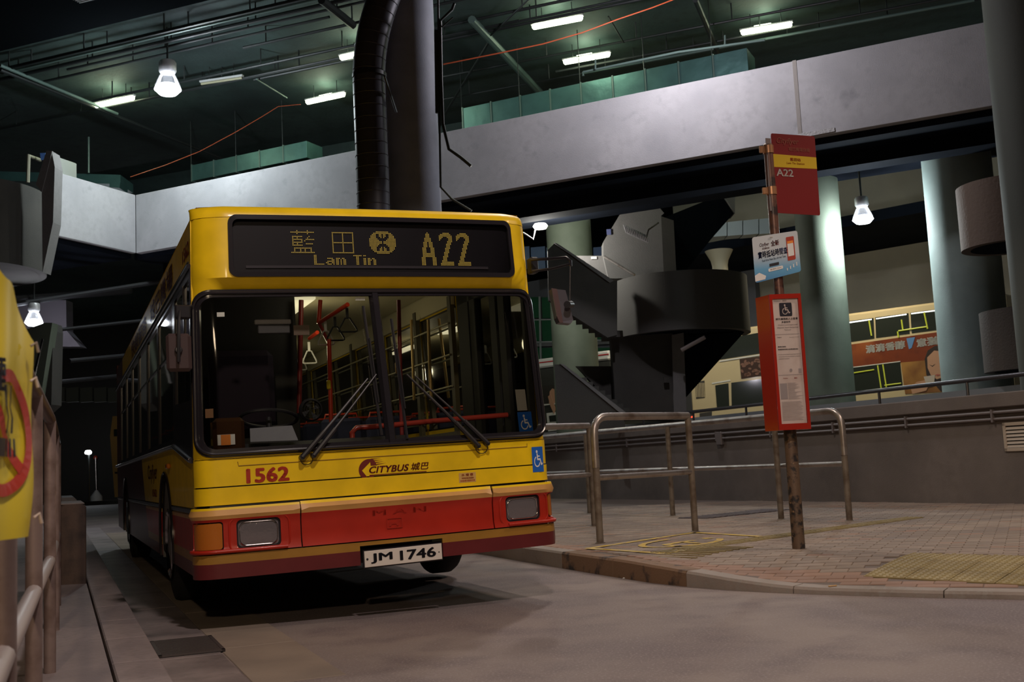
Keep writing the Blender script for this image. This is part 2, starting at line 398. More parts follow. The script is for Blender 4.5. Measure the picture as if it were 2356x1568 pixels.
# directions in plan: EV along the bus (away), EU across it (to the right); DC along the ceiling pipes and tubes
EV = Vector((-0.387686, 0.921792, 0)); EU0 = Vector((0.921792, 0.387686, 0))
DC = Vector((0.93, -0.368, 0)).normalized(); DP = Vector((0.368, 0.93, 0)).normalized()
UPV = Vector((0, 0, 1))
def LM(l, m, z=0.0): return EU0 * l + EV * m + UPV * z     # lateral / along-bus coordinates from the camera foot

# ================================================================== GROUND
g = MB().box(-40, -14, -0.3, 40, 75, 0.0)
tag(g.build('floor', m_asph), kind='structure')

# kerb line on the right (world xy)
KP = [(-6.6, 27.3), (-4.6, 22.5), (-2.55, 17.4), (-1.3, 14.3), (-0.34, 11.98), (0.02, 11.05), (0.36, 10.2), (0.69, 9.39), (1.0, 8.66), (1.22, 8.3), (1.46, 7.99), (1.72, 7.72), (1.98, 7.50), (2.27, 7.29), (2.66, 7.03), (3.05, 6.80), (3.9, 6.35), (5.2, 5.72), (7.5, 4.8), (11, 3.6)]
def kerb_h(x): return 0.15 - 0.105 * smooth01((x - 0.75) / 1.25)
def kerb_y(x):
    for a, b in zip(KP, KP[1:]):
        if a[0] <= x <= b[0]: return a[1] + (b[1] - a[1]) * (x - a[0]) / (b[0] - a[0])
    return KP[-1][1]
def nrm(i):
    a = Vector(KP[max(i - 1, 0)]); b = Vector(KP[min(i + 1, len(KP) - 1)]); d = (b - a).normalized(); return Vector((-d.y, d.x))
def zpav(x, y):
    d = y - kerb_y(x)
    return 0.15 - (0.15 - kerb_h(x)) * (1 - smooth01((d - 0.1) / 1.5))
pav = empty('floor_pavement', (0, 0, 0), kind='structure')
# kerb stones
KW = 0.16
def kerb_outline(i0, i1):
    return i0, i1
dense = []
for i in range(len(KP) - 1):
    a = Vector(KP[i]); b = Vector(KP[i + 1]); n = max(1, int((b - a).length / 0.15))
    for k in range(n): dense.append(a + (b - a) * k / n)
dense.append(Vector(KP[-1]))
def dn(i):
    a = dense[max(i - 2, 0)]; b = dense[min(i + 2, len(dense) - 1)]; d = (b - a).normalized(); return Vector((-d.y, d.x))
# find stone breaks every ~0.9 m
i = 0; stones = []
while i < len(dense) - 1:
    j = i; L_ = 0
    while j < len(dense) - 1 and L_ < 0.9: L_ += (dense[j + 1] - dense[j]).length; j += 1
    stones.append((i, j)); i = j
for si, (i0, i1) in enumerate(stones):
    mb = MB(); rings = []
    for k in range(i0, i1 + 1):
        p = dense[k].copy(); n = dn(k)
        if k == i0: p += (dense[k + 1] - dense[k]).normalized() * 0.004
        if k == i1: p -= (dense[k] - dense[k - 1]).normalized() * 0.004
        h = kerb_h(p.x)
        q = p + n * KW; c = 0.018
        rings.append([(p.x, p.y, -0.02), (p.x + n.x * 0.004, p.y + n.y * 0.004, h - c), (p.x + n.x * c, p.y + n.y * c, h), (q.x, q.y, h + 0.002), (q.x, q.y, -0.02)])
    vs = [v for r_ in rings for v in r_]; fs = []
    for k in range(len(rings) - 1):
        for j in range(5): fs.append((k * 5 + j, k * 5 + (j + 1) % 5, (k + 1) * 5 + (j + 1) % 5, (k + 1) * 5 + j))
    fs += [(4, 3, 2, 1, 0), tuple(range((len(rings) - 1) * 5, len(rings) * 5))]
    mb.add(vs, fs)
    mid = dense[(i0 + i1) // 2]
    scuffed = 8.4 < mid.y < 10.4 and mid.x < 1.3
    o = mb.build('kerb_stone', m_kerbd if scuffed else m_kerb, pav)
# bedding under the pavers
mb = MB(); NX = 46; NY = 34
grid = []
for ix in range(NX + 1):
    x = -6.5 + 17.5 * ix / NX; y0 = kerb_y(x) + 0.05
    col = []
    for iy in range(NY + 1):
        t = (iy / NY) ** 1.6; y = y0 + (30 - y0) * t
        col.append((x, y, zpav(x, y) - 0.006))
    grid.append(col)
vs = [v for c_ in grid for v in c_]
fs = [(a * (NY + 1) + b, (a + 1) * (NY + 1) + b, (a + 1) * (NY + 1) + b + 1, a * (NY + 1) + b + 1) for a in range(NX) for b in range(NY)]
mb.add(vs, fs)
m_bed = M('pavement_bed', (0.13, 0.10, 0.08), 0.85, var=[(0.7, (0.17, 0.13, 0.11), .4, .7), (40, (0.13, 0.10, 0.09), .5, .7)], bump=(30, 0.3, 0.004))
mb.build('paving_bed', m_bed, pav, smooth=True)

# ================================================================== PAVERS (stretcher bond, long side along direction PX)
PXD = Vector((0.905, -0.425, 0)).normalized(); PYD = Vector((0.425, 0.905, 0)).normalized()
WA = Vector((1.04, 25.13, 0)); WB = Vector((6.58, 14.33, 0)); WD = (WB - WA).normalized(); WN = Vector((-WD.y, WD.x, 0))
if WN.y < 0: WN = -WN
def wall_side(p): return (p - WA).dot(WN)      # <0 on our side
TAC = [onz(2070, 1288, .085), onz(2420, 1292, .085), onz(2400, 1346, .055), onz(1985, 1331, .055)]
ta = Vector((TAC[3].x, TAC[3].y, 0)); tx = (Vector((TAC[2].x, TAC[2].y, 0)) - ta).normalized(); ty = (Vector((TAC[0].x, TAC[0].y, 0)) - ta); ty = (ty - tx * ty.dot(tx)).normalized()
TACP = [tuple((ta + tx * a + ty * b).xy) for a, b in ((-.02, -.02), (1.52, -.02), (1.52, .92), (-.02, .92))]
PLw, PWw = 0.205, 0.105
pv = MB().box(-PLw / 2 + .003, -PWw / 2 + .003, -0.05, PLw / 2 - .003, PWw / 2 - .003, 0, 0)
# chamfered paver, 20 faces at most
e_ = 0.004; a_, b_ = PLw / 2 - .0016, PWw / 2 - .0016
pv = MB().add([(-a_, -b_, -.03), (a_, -b_, -.03), (a_, b_, -.03), (-a_, b_, -.03), (-a_, -b_, -e_), (a_, -b_, -e_), (a_, b_, -e_), (-a_, b_, -e_),
               (-a_ + e_, -b_ + e_, 0), (a_ - e_, -b_ + e_, 0), (a_ - e_, b_ - e_, 0), (-a_ + e_, b_ - e_, 0)],
              [(0, 1, 5, 4), (1, 2, 6, 5), (2, 3, 7, 6), (3, 0, 4, 7), (4, 5, 9, 8), (5, 6, 10, 9), (6, 7, 11, 10), (7, 4, 8, 11), (8, 9, 10, 11)])
cand = []
rot = math.atan2(PXD.y, PXD.x)
for iv in range(-20, 240):
    for iu in range(-60, 60):
        p = PXD * ((iu + (0.5 if iv % 2 else 0)) * PLw) + PYD * (iv * PWw) + Vector((0, 3, 0))
        if p.x < -1.6 or p.x > 7.5 or p.y < 5 or p.y > 19.5: continue
        if p.y < kerb_y(p.x) + 0.10: continue
        # distance from kerb: skip the kerb stone itself
        dk = min((Vector((p.x, p.y)) - q).length for q in dense[::2]) if p.y < kerb_y(p.x) + 0.8 else 1
        if dk < KW + 0.085: continue
        if wall_side(p) > -0.06: continue
        if inpoly(p.x, p.y, TACP): continue
        cpos = p - CAMP; zf = cpos.dot(ZF)
        ix = 1178 + FPX * cpos.dot(XR) / zf; iy = 784 + FPX * cpos.dot(YD) / zf
        if ix < 1120 or ix > 2500: continue
        cand.append((zf, p, dk))
cand.sort(key=lambda c: c[0])
first = None; stuff = MB()
for k, (zf, p, dk) in enumerate(cand):
    z = zpav(p.x, p.y) + random.uniform(-.0015, .002)
    e1 = PXD * 0.05; e2 = PYD * 0.05
    sx = (zpav((p + e1).x, (p + e1).y) - zpav((p - e1).x, (p - e1).y)) / .1; sy = (zpav((p + e2).x, (p + e2).y) - zpav((p - e2).x, (p - e2).y)) / .1
    red = dk < 0.62 or random.random() < .04
    if k < 290:
        if first is None:
            first = {0: pv.build('paver', m_pav, pav), 1: pv.build('paver', m_pav2, pav)}
            o = first[1 if red else 0]; spare = first[0 if red else 1]
        elif spare is not None and (spare is first[1]) == red: o = spare; spare = None
        else: o = first[1 if red else 0].copy(); COL.objects.link(o)
        zx = Vector((1, 0, sx)).normalized(); zy = Vector((0, 1, sy)).normalized(); zz = zx.cross(zy)
        Mx = Matrix((zx, zy, zz)).transposed().to_4x4()
        o.matrix_world = Matrix.Translation((p.x, p.y, z)) @ Matrix.Rotation(rot, 4, 'Z') @ Mx
    else:
        stuff.cur = 1 if red else (2 if math.sin(p.x * 1.9) + math.sin(p.y * 2.3 + p.x) + random.uniform(-.8, .8) > .3 else 0)
        stuff.add([Vector((p.x, p.y, z)) + PXD * v[0] + PYD * v[1] + Vector((0, 0, v[2] + sx * v[0] + sy * v[1])) for v in pv.v], pv.f)
m_pav3 = M('dark_brown_paver', (0.21, 0.16, 0.125), 0.8, var=[(2.5, (0.18, 0.14, 0.12), .42, .7)], bump=(90, 0.35, 0.003))
tag(stuff.build('pavers', [m_pav, m_pav2, m_pav3], pav, recalc=False), kind='stuff')

# tactile warning tiles with studs
tile = MB().box(0.003, 0.003, -0.02, 0.297, 0.297, 0.003, 0.003)
for a in range(6):
    for b in range(6):
        tile.lathe((0.025 + a * 0.05, 0.025 + b * 0.05, 0.003), [(0.017, 0), (0.013, 0.005), (0.0, 0.0055)], 6)
tfirst = None
for a in range(0, 5):
    for b in range(0, 3):
        c = ta + tx * (a * .3 + .15) + ty * (b * .3 + .15)
        if not inpoly(c.x, c.y, TACP): 
            c2 = c
            if b > 3 or a > 4: continue
        o = tile.build('tactile_tile', m_tac, pav) if tfirst is None else tfirst.copy()
        if tfirst is None: tfirst = o
        else: COL.objects.link(o)
        q = ta + tx * (a * .3) + ty * (b * .3)
        sxt = (zpav(q.x + tx.x * .3, q.y + tx.y * .3) - zpav(q.x, q.y)) / .3; syt = (zpav(q.x + ty.x * .3, q.y + ty.y * .3) - zpav(q.x, q.y)) / .3
        X3 = Vector((tx.x, tx.y, sxt)).normalized(); Y3 = Vector((ty.x, ty.y, syt)).normalized(); Z3 = X3.cross(Y3)
        mt = Matrix((X3, Y3, Z3)).transposed().to_4x4(); mt.translation = (q.x, q.y, zpav(q.x, q.y) + .003)
        o.matrix_world = mt
# tactile guide path: ribbed tiles from the kerb to the ramp
g0 = onz(1540, 1272, .15); g1 = onz(2150, 1187, .15); gd = (g1 - g0).normalized(); gn = Vector((-gd.y, gd.x, 0))
rib = MB().box(0, 0.003, -0.02, 0.297, 0.237, 0.002)
for k in range(4): rib.box(0.004, 0.025 + k * 0.056, 0.002, 0.293, 0.05 + k * 0.056, 0.008)
rf = None; n_ = int((g1 - g0).length / 0.3)
for k in range(n_):
    q = g0 + gd * (k * .3)
    o = rib.build('guide_tile', m_tac, pav) if rf is None else rf.copy()
    if rf is None: rf = o
    else: COL.objects.link(o)
    mt = Matrix((gd, gn, UPV)).transposed().to_4x4(); mt.translation = (q.x, q.y, zpav(q.x, q.y) + .004); o.matrix_world = mt
cross = [onz(1540, 1278, .14), onz(1740, 1252, .15), onz(1700, 1276, .14), onz(1600, 1286, .13)]
mb = MB()
c0 = onz(1545, 1280, .14); cd = (onz(1690, 1256, .15) - c0); cl = cd.length; cd.normalize(); cn = Vector((-cd.y, cd.x, 0))
for k in range(int(cl / .1)):
    q = c0 + cd * (k * .1) - cn * .25
    mb.obox((q.x, q.y, zpav(q.x, q.y)), cd * .03, cn * .5, UPV * .009)
tag(mb.build('guide_tile_cross_ribs', m_tac, pav), kind='stuff')
# drain cover in the pavement
dc = onz(1625, 1193, .15); dd = (onz(1825, 1172, .15) - dc); dl = dd.length; dd.normalize(); dnn = Vector((-dd.y, dd.x, 0))
t = empty('drain_cover', (dc.x, dc.y, .15), 'long grey ribbed drain cover set in the pavement behind the barrier', 'drain cover')
mb = MB().obox(dc + UPV * -.0, dd * dl, dnn * .5, UPV * .006); mb.build('plate', M('drain_plate', (.16, .14, .15), .5, .4), t, off=O(t.location))
n_ = 16
for k in range(n_):
    MB().obox(dc + dd * (dl * (k + .2) / n_) + UPV * .006, dd * (dl / n_ * .5), dnn * .5, UPV * .008).build('rib', M('drain_rib', (.21, .18, .19), .45, .4), t, off=O(t.location))
# yellow painted wheelchair bay on the pavement
YB = [onz(1352, 1262, .15), onz(1598, 1225, .15), onz(1778, 1236, .15), onz(1530, 1275, .14)]
bay = empty('wheelchair_bay_marking', (YB[0].x, YB[0].y, .153), 'worn yellow painted box with wheelchair symbol on the brown pavers', 'road marking')
def strip2(mb, a, b, w, z=None):
    a = Vector((a.x, a.y, 0)); b = Vector((b.x, b.y, 0)); d = (b - a).normalized(); n = Vector((-d.y, d.x, 0)) * w / 2
    N_ = max(1, int((b - a).length / .2)); vs = []
    for k in range(N_ + 1):
        q = a + (b - a) * k / N_
        for s_ in (-1, 1):
            r_ = q + n * s_; vs.append((r_.x, r_.y, zpav(r_.x, r_.y) + .0055))
    return mb.add(vs, [(2 * k, 2 * k + 1, 2 * k + 3, 2 * k + 2) for k in range(N_)])
mb = MB()
for k in range(4): strip2(mb, YB[k], YB[(k + 1) % 4], .085)
mb.build('border', m_ypaint, bay, off=O(bay.location), recalc=False)
mb = MB()
def yb(u, v):
    p = YB[0] * (1 - u) * (1 - v) + YB[1] * u * (1 - v) + YB[2] * u * v + YB[3] * (1 - u) * v; return p
arc = [yb(.50 + .30 * math.cos(t) * 1.0, .5 + .30 * math.sin(t)) for t in [PI * .15 + 2 * PI * .72 * k / 14 for k in range(15)]]
for a, b in zip(arc, arc[1:]): strip2(mb, a, b, .07)
strip2(mb, yb(.62, .5), yb(.35, .5), .08); strip2(mb, yb(.35, .5), yb(.3, .75), .08); strip2(mb, yb(.5, .5), yb(.5, .72), .07); strip2(mb, yb(.72, .48), yb(.78, .52), .12)
mb.build('wheelchair_symbol', m_ypaint, bay, off=O(bay.location), recalc=False)
# litter
lp = onz(1432, 1331, .0)
tag(MB().add([(0, 0, .001), (.09, .005, .012), (.10, .05, .003), (.02, .06, .016), (.05, .03, .022)], [(0, 1, 4), (1, 2, 4), (2, 3, 4), (3, 0, 4), (3, 2, 1, 0)]).build('paper_scrap', m_white), 'crumpled white scrap of paper on the road by the kerb', 'litter').location = lp
bpy.data.objects['paper_scrap'].scale = (1.5, 1.5, 1.5)
lp = onz(1905, 1331, .1)
o = MB().tube([(0, 0, .005), (.06, .02, .005)], .0045, 8).build('cigarette_end', M('cork_tip', (.6, .36, .15), .7)); o.location = (lp.x, lp.y, zpav(lp.x, lp.y) + .001)
tag(o, 'small cigarette end on the pavers beside the tactile patch', 'litter')

# ------------------------------------------------------------------ left side ground: footway, kerb, gutter, apron
plat = empty('floor_left_footway', (0, 0, 0), kind='structure')
def slab(mb, l0, l1, m0, m1, z0, z1, c=0): return mb.obox(LM(l0, m0, z0), EU0 * (l1 - l0), EV * (m1 - m0), UPV * (z1 - z0), c)
slab(MB(), -3.2, 0.22, -3, 60, -.1, .095).build('footway_slab', m_plat, plat)
m = 0.4; kf = None
while m < 22:
    pass_ = slab(MB(), .0, .225, 0, .895, -.1, .10, .008)
    o = (pass_.build('kerb_stone', m_plat if kf is None else m_plat, plat) if kf is None else kf.copy())
    if kf is None: kf = o
    else: COL.objects.link(o)
    o.location = LM(.235, m, 0); m += .9
gut = empty('floor_gutter', (0, 0, 0), kind='structure')
m = 1.6; ln = [2.0, 2.75, 2.6, 2.2, 2.9, 3.2, 3.0, 3.4, 3.2]
for L_ in ln:
    slab(MB(), .465, .835, m + .008, m + L_ - .008, -.05, .006, .004).build('gutter_slab', m_gut, gut); m += L_
m = 5.3
for L_ in (1.25, 1.9, 2.9, 3.0, 3.1, 3.0, 3.0):
    slab(MB(), .845, 1.28, m + .006, m + L_ - .006, -.05, .004, .003).build('apron_slab', m_apron, gut); m += L_
# drain grate
gp = LM(.50, 6.42, .006)
t = empty('drain_grate', gp, 'dark slotted metal drain grate in the gutter at the bus front corner', 'drain grate')
slab(MB(), 0, .36, 0, .62, .0, .004).build('pit', M('drain_dark', (.012, .012, .012), .9), t)
fr = MB(); slab(fr, 0, .36, 0, .025, .002, .014); slab(fr, 0, .36, .595, .62, .002, .014); slab(fr, 0, .02, 0, .62, .002, .014); slab(fr, .34, .36, 0, .62, .002, .014)
m_grate = M('grate_iron', (.10, .085, .085), .5, .5)
fr.build('frame', m_grate, t)
for k in range(11): slab(MB(), .02, .34, .045 + k * .05, .068 + k * .05, .003, .013).build('bar', m_grate, t)

# ================================================================== BUS
TAU = 0.02125632
BU = (EU0 * math.cos(TAU) + UPV * math.sin(TAU)); BV = EV.copy(); BW = BU.cross(BV)
A0 = Vector((-2.05355046, 6.99877873, 0.33590913))
BASE = A0 - BW * OFF
BM = Matrix((BU, BV, BW)).transposed().to_4x4(); BM.translation = BASE
bus = empty('single_deck_bus', (0, 0, 0), 'yellow and red single-deck airport bus, route A22, parked at the stop', 'bus'); bus.matrix_world = BM
BO = (0, 0, OFF)
def bat(px, py, v):                          # point on the bus-parallel plane at depth v behind the front
    d = ray(px, py); p0 = A0 + BV * v
    P = CAMP + d * ((p0 - CAMP).dot(BV) / d.dot(BV)); q = P - A0
    return Vector((q.dot(BU), v, q.dot(BW)))
def B(mb, name, mat, parent=None, smooth=False):
    return mb.build(name, mat, parent or bus, smooth, BO)
HW, RC = 1.25, 0.10
def tumble(w): return 0.0 if w < .77 else (w - .77) * .022
def bulge(w):
    if w < .5: return .075
    if w < .78: return .075 + (w - .5) / .28 * .025
    if w < 1.87: return .10 - (w - .78) / 1.09 * .06
    return .035
def rake(w, x):
    e = 1 - smooth01((abs(x) - 1.02) / .2)
    if w < .45: return 0.0
    if w < .775: return .012
    if w < 1.87: return .012 + (w - .775) / 1.095 * .065
    r = .077
    brow = smooth01((w - 1.87) / .085)
    r -= brow * (.085 * e + .04 * (1 - e))
    r += max(0, w - 1.96) / .45 * .02
    if w > 2.36:                              # roll over to the roof
        t = min(1.0, (w - 2.36) / .095); r += .095 * (1 - math.sqrt(max(0, 1 - t * t)))
    return r
def FS(s, w, d=0, out=0.0):
    S0 = HW - RC; a = abs(s); sg = 1 if s >= 0 else -1
    d = d - out
    if a <= S0: x = a; v = 0.0; nx = 0; nv = 1
    else:
        th = min((a - S0) / RC, PI / 2 + .4)
        if th <= PI / 2: x = S0 + (RC) * math.sin(th); v = RC * (1 - math.cos(th)); nx = math.sin(th); nv = math.cos(th)
        else: x = HW; v = RC + (a - S0 - RC * PI / 2); nx = 1; nv = 0
    k = (HW - tumble(w)) / HW
    vb = -bulge(w) * (1 - min(1, x / HW) ** 2) 
    rk = rake(w, x)
    return Vector((HW + sg * (x * k - nx * d), v + vb + rk + nv * d, w))
def FO(out):
    return lambda s, w, d=0: FS(s, w, d, out)
SE = HW - RC + RC * PI / 2                   # s at the start of the side
# front skin above the belt, with windscreen and destination-box openings
WSI = rr(-1.215, .80, 1.215, 1.845, .10, 6)
BLI = rr(.245 - 1.25, 1.965, 2.325 - 1.25, 2.365, .05, 5)
panel('front_upper_panel', [(-SE, .76), (SE, .76), (SE, 2.36), (-SE, 2.36)], [WSI, BLI], FS, LIV, bus, .07, .012, off=BO)
panel('front_roof_cove', [(-SE, 2.363), (SE, 2.363), (SE, 2.452), (-SE, 2.452)], [], FS, LIV, bus, .018, .006, off=BO)
panel('front_middle_panel', [(-SE, .582), (SE, .582), (SE, .756), (-SE, .756)], [], FO(.002), LIV, bus, .06, .012, off=BO)
panel('front_lower_panel', [(-SE, .463), (SE, .463), (SE, .574), (-SE, .574)], [], FO(.006), LIV, bus, .05, .012, off=BO)
panel('panel_gap', [(-SE + .01, .44), (SE - .01, .44), (SE - .01, .78), (-SE + .01, .78)], [], FO(-.014), m_black, bus, .12, .004, off=BO)
# hatch outline under the windscreen
hs = MB()
pts = [FS(-.99, .735, 0, .004), FS(-.985, .708, 0, .004)] + [FS(-.985 + 2.05 * k / 20, .708 + .004 * k / 20, 0, .004) for k in range(1, 21)] + [FS(1.065, .735, 0, .004)]
B(hs.tube(pts, .0028, 5), 'hatch_seam', M('seam_shadow_line', (.30, .17, .01), .6))
# windscreen gasket ring, divider, panes
panel('windscreen_gasket', rr(-1.262, .770, 1.262, 1.880, .13, 8), [rr(-1.200, .822, 1.200, 1.828, .085, 7)], FO(.016), m_blackg, bus, .06, .03, off=BO)
hl = MB().tube([FS(p[0], p[1], 0, .022) for p in densify(rr(-1.236, .79, 1.236, 1.858, .11, 8), .07)], .011, 8, closed=True)
B(hl, 'gasket_bead', m_blackg, smooth=True)
sd = lambda w: (.035 - .035 * (w - .8) / 1.05)
gl = [(-1.21, .805), (sd(.8) , .805), (sd(1.84), 1.84), (-1.21, 1.84)]
gr = [(sd(.8), .805), (1.21, .805), (1.21, 1.84), (sd(1.84), 1.84)]
p1 = panel('windscreen_pane', gl, [], FO(-.006), m_ws, bus, .08, 0, off=BO)
p2 = panel('windscreen_pane', gr, [], FO(-.006), m_ws, bus, .08, 0, off=BO)
def bar_on(mb, s0, w0, s1, w1, wd, out0, out1, n=10):
    vs = []
    for k in range(n + 1):
        t = k / n; s_ = s0 + (s1 - s0) * t; w_ = w0 + (w1 - w0) * t
        vs += [FS(s_ - wd / 2, w_, 0, out0), FS(s_ - wd / 4, w_, 0, out1), FS(s_ + wd / 4, w_, 0, out1), FS(s_ + wd / 2, w_, 0, out0)]
    fs = []
    for k in range(n):
        for j in range(3): fs.append((4 * k + j, 4 * k + j + 1, 4 * k + j + 5, 4 * k + j + 4))
        fs.append((4 * k + 3, 4 * k, 4 * k + 4, 4 * k + 7))
    fs += [(3, 2, 1, 0), (4 * n, 4 * n + 1, 4 * n + 2, 4 * n + 3)]
    return mb.add(vs, fs)
B(bar_on(MB(), sd(.79), .79, sd(1.87), 1.87, .075, -.012, .030), 'windscreen_divider', m_blackg)
# destination box
dbx = panel('destination_box', rr(.232 - 1.25, 1.952, 2.338 - 1.25, 2.378, .06, 6), [rr(.262 - 1.25, 1.984, 2.308 - 1.25, 2.346, .04, 5)], FO(.014), m_blackg, bus, .07, .05, off=BO)
panel('display_backing', [(-.995, 1.975), (1.065, 1.975), (1.065, 2.355), (-.995, 2.355)], [], FO(-.030), M('display_black', (.016, .014, .018), .5), dbx, .1, .004, off=BO)
panel('display_window', [(-1.0, 1.97), (1.07, 1.97), (1.07, 2.36), (-1.0, 2.36)], [], FO(.004), glass('display_glass', (.62, .62, .64), .4, .05), dbx, .1, 0, off=BO)
bar = panel('display_lower_bar', [(-.90, 2.016), (.88, 2.016), (.88, 2.034), (-.90, 2.034)], [], FO(-.022), M('display_bar_grey', (.10, .09, .10), .45), dbx, .1, .004, off=BO)
rows = {}
def dots(cols, r, c0=0):
    for c in cols: rows.setdefault((c0 + c, r), 1)
def R_(a, b): return list(range(a, b + 1))
for r, c in {0: [4, 11], 1: R_(0, 15), 2: [4, 11], 4: R_(1, 7) + [12], 5: [1, 4, 11], 6: R_(1, 7) + R_(10, 15), 7: [1, 7, 9], 8: R_(1, 7), 9: [1, 4] + R_(10, 14), 10: R_(1, 7), 12: R_(2, 13), 13: [2, 6, 9, 13], 14: [2, 6, 9, 13], 15: R_(0, 15)}.items(): dots(c, r)
for r in range(15): dots(R_(0, 14) if r in (0, 7, 14) else [0, 7, 14], r + 1, 28)
for r, c in {0: R_(5, 13), 1: R_(3, 15), 2: R_(2, 4) + [7, 8, 10, 11] + R_(14, 16), 3: R_(1, 4) + [7, 8, 10, 11] + R_(14, 17), 4: R_(1, 4) + [8, 10] + R_(14, 17), 5: R_(0, 5) + R_(13, 18), 6: R_(0, 6) + R_(12, 18), 7: R_(0, 8) + R_(10, 18), 8: R_(0, 8) + R_(10, 18), 9: R_(0, 6) + R_(12, 18), 10: R_(0, 5) + R_(13, 18), 11: R_(1, 4) + [8, 10] + R_(14, 17), 12: R_(1, 4) + [7, 8, 10, 11] + R_(14, 17), 13: R_(2, 4) + [7, 8, 10, 11] + R_(14, 16), 14: R_(3, 15), 15: R_(5, 13)}.items(): dots(c, r, 54)
for r in range(17, 24): dots([15, 16] if r < 23 else R_(15, 21), r)
for r, c in {19: R_(24, 27), 20: [27, 28], 21: R_(24, 28), 22: [23, 24, 27, 28], 23: [24, 25, 26, 28]}.items(): dots(c, r)
dots([30, 31, 32, 34, 35], 19)
for r in range(20, 24): dots([30, 31, 33, 35, 36], r)
dots(R_(42, 47), 17)
for r in range(18, 24): dots([44, 45], r)
dots([49, 50], 17)
for r in range(19, 24): dots([49, 50, 52, 53, 56, 57] if r > 20 else ([49, 50, 52, 53, 55, 56] if r == 19 else [49, 50, 52, 53, 54, 56, 57]), r)
AG = [[5]] + [[4, 5, 6]] * 3 + [R_(3, 7)] * 3 + [[2, 3, 4, 6, 7, 8]] * 4 + [[1, 2, 3, 7, 8, 9]] * 4 + [R_(1, 9)] * 3 + [[0, 1, 2, 8, 9, 10]] * 6
TG = [R_(3, 7), R_(1, 8), R_(0, 9), [0, 1, 2, 6, 7, 8, 9], [0, 1, 7, 8, 9], [0, 7, 8, 9], R_(6, 9), [6, 7, 8], R_(5, 8), [5, 6, 7], [5, 6, 7], R_(4, 7), [4, 5, 6], [4, 5, 6], R_(3, 6), [3, 4, 5], [3, 4, 5], R_(2, 5), [2, 3, 4], [2, 3, 4], R_(1, 4), R_(1, 9), R_(0, 9), R_(0, 9)]
for r in range(24): dots(AG[r], r, 91); dots(TG[r], r, 105); dots(TG[r], r, 118)
led = MB()
for (c, r) in rows:
    s_ = .654 - 1.25 + c * .01042 + .012; w_ = 2.277 - r * .01015
    led.add([FS(s_ + .0037 * math.cos(t), w_ + .0037 * math.sin(t), 0, -.020) for t in [k * PI / 3 + .5 for k in range(6)]], [(0, 1, 2, 3, 4, 5)])
o = B(led, 'led_dots', m_led, dbx); tag(o, 'lit yellow dots reading the destination and A22', kind='stuff')
# bumper: three pieces with lamp openings, then the lower valance
def BP(out):
    def f(s, w, d=0):
        o_ = out
        if w > .355: o_ += .022 * math.sin(PI * min(1, (w - .355) / .10)) 
        if w < .20: o_ += .014 * smooth01((.20 - w) / .03)
        return FS(s, w, d, o_)
    return f
HLL = rr(.233 - 1.25, .178, .512 - 1.25, .362, .03, 4); HLR = rr(2.10 - 1.25, .19, 2.375 - 1.25, .366, .03, 4)
ILL = rr(-1.31, .178, .152 - 1.25, .358, .018, 3); ILR = rr(1.185, .195, 1.31, .370, .018, 3)
SG = SE + .03
panel('bumper_end', [(-SG, .158), (-.612, .158), (-.612, .448), (-SG, .448)], [HLL, ILL], BP(.02), LIV, bus, .04, .02, off=BO)
panel('bumper_centre', [(-.604, .158), (.742, .158), (.742, .452), (-.604, .452)], [], BP(.02), LIV, bus, .05, .02, off=BO)
panel('bumper_end', [(.752, .158), (SG, .158), (SG, .448), (.752, .448)], [HLR, ILR], BP(.02), LIV, bus, .04, .02, off=BO)
panel('bumper_gap', [(-SE, .12), (SE, .12), (SE, .45), (-SE, .45)], [], FO(-.012), m_black, bus, .12, .004, off=BO)
PLI = [(1.022 - 1.25, -.05), (1.602 - 1.25, -.05), (1.602 - 1.25, .125), (1.022 - 1.25, .125)]
val = panel('bumper_valance', [(-SG, 0), (-.228, 0), (-.228, .125), (.352, .125), (.352, 0), (SG, 0), (SG, .150), (-SG, .150)], [], FO(.028), LIV, bus, .05, .02, off=BO)
# lamp pods
for (x0, z0, x1, z1) in ((.233, .178, .512, .362), (2.10, .19, 2.375, .366)):
    s0, s1 = x0 - 1.25, x1 - 1.25
    pod = panel('headlamp', rr(s0 - .001, z0 - .001, s1 + .001, z1 + .001, .03, 4), [rr(s0 + .012, z0 + .012, s1 - .012, z1 - .012, .025, 4)], FO(.006), m_blackg, bus, .05, .03, off=BO)
    panel('lens', rr(s0 + .010, z0 + .010, s1 - .010, z1 - .010, .025, 4), [], lambda s, w, d=0: FS(s, w, d, .004 + .008 * (1 - ((s - (s0 + s1) / 2) / ((s1 - s0) / 2)) ** 2) * (1 - ((w - (z0 + z1) / 2) / ((z1 - z0) / 2)) ** 2)), m_lens, pod, .03, .004, off=BO)
    rim = MB().tube([FS(p[0], p[1], 0, .010) for p in densify(rr(s0 + .02, z0 + .018, s1 - .02, z1 - .018, .04, 5), .03)], .0035, 6, closed=True)
    B(rim, 'chrome_rim', m_chrome, pod, True)
    # moulded lip round the lamp
    B(MB().tube([FS(p[0], p[1], 0, .020) for p in densify(rr(s0 - .045, z0 - .018, s1 + .055, z1 + .012, .05, 5), .03)], .007, 8, closed=True), 'moulded_lip', LIV, pod, True)
for (s0, z0, s1, z1) in ((-1.30, .185, .145 - 1.25, .350), (1.20, .205, 1.30, .362)):
    panel('indicator_lens', rr(s0, z0, s1, z1, .016, 3), [], FO(.016), m_amber, bus, .025, .03, off=BO)
for sa, sb in ((-SG, -.70), (.86, SG + .015)):
    B(MB().tube([FS(sa + (sb - sa) * k / 24, .170, 0, .032) for k in range(25)], .014, 10), 'bumper_ridge', LIV, smooth=True)
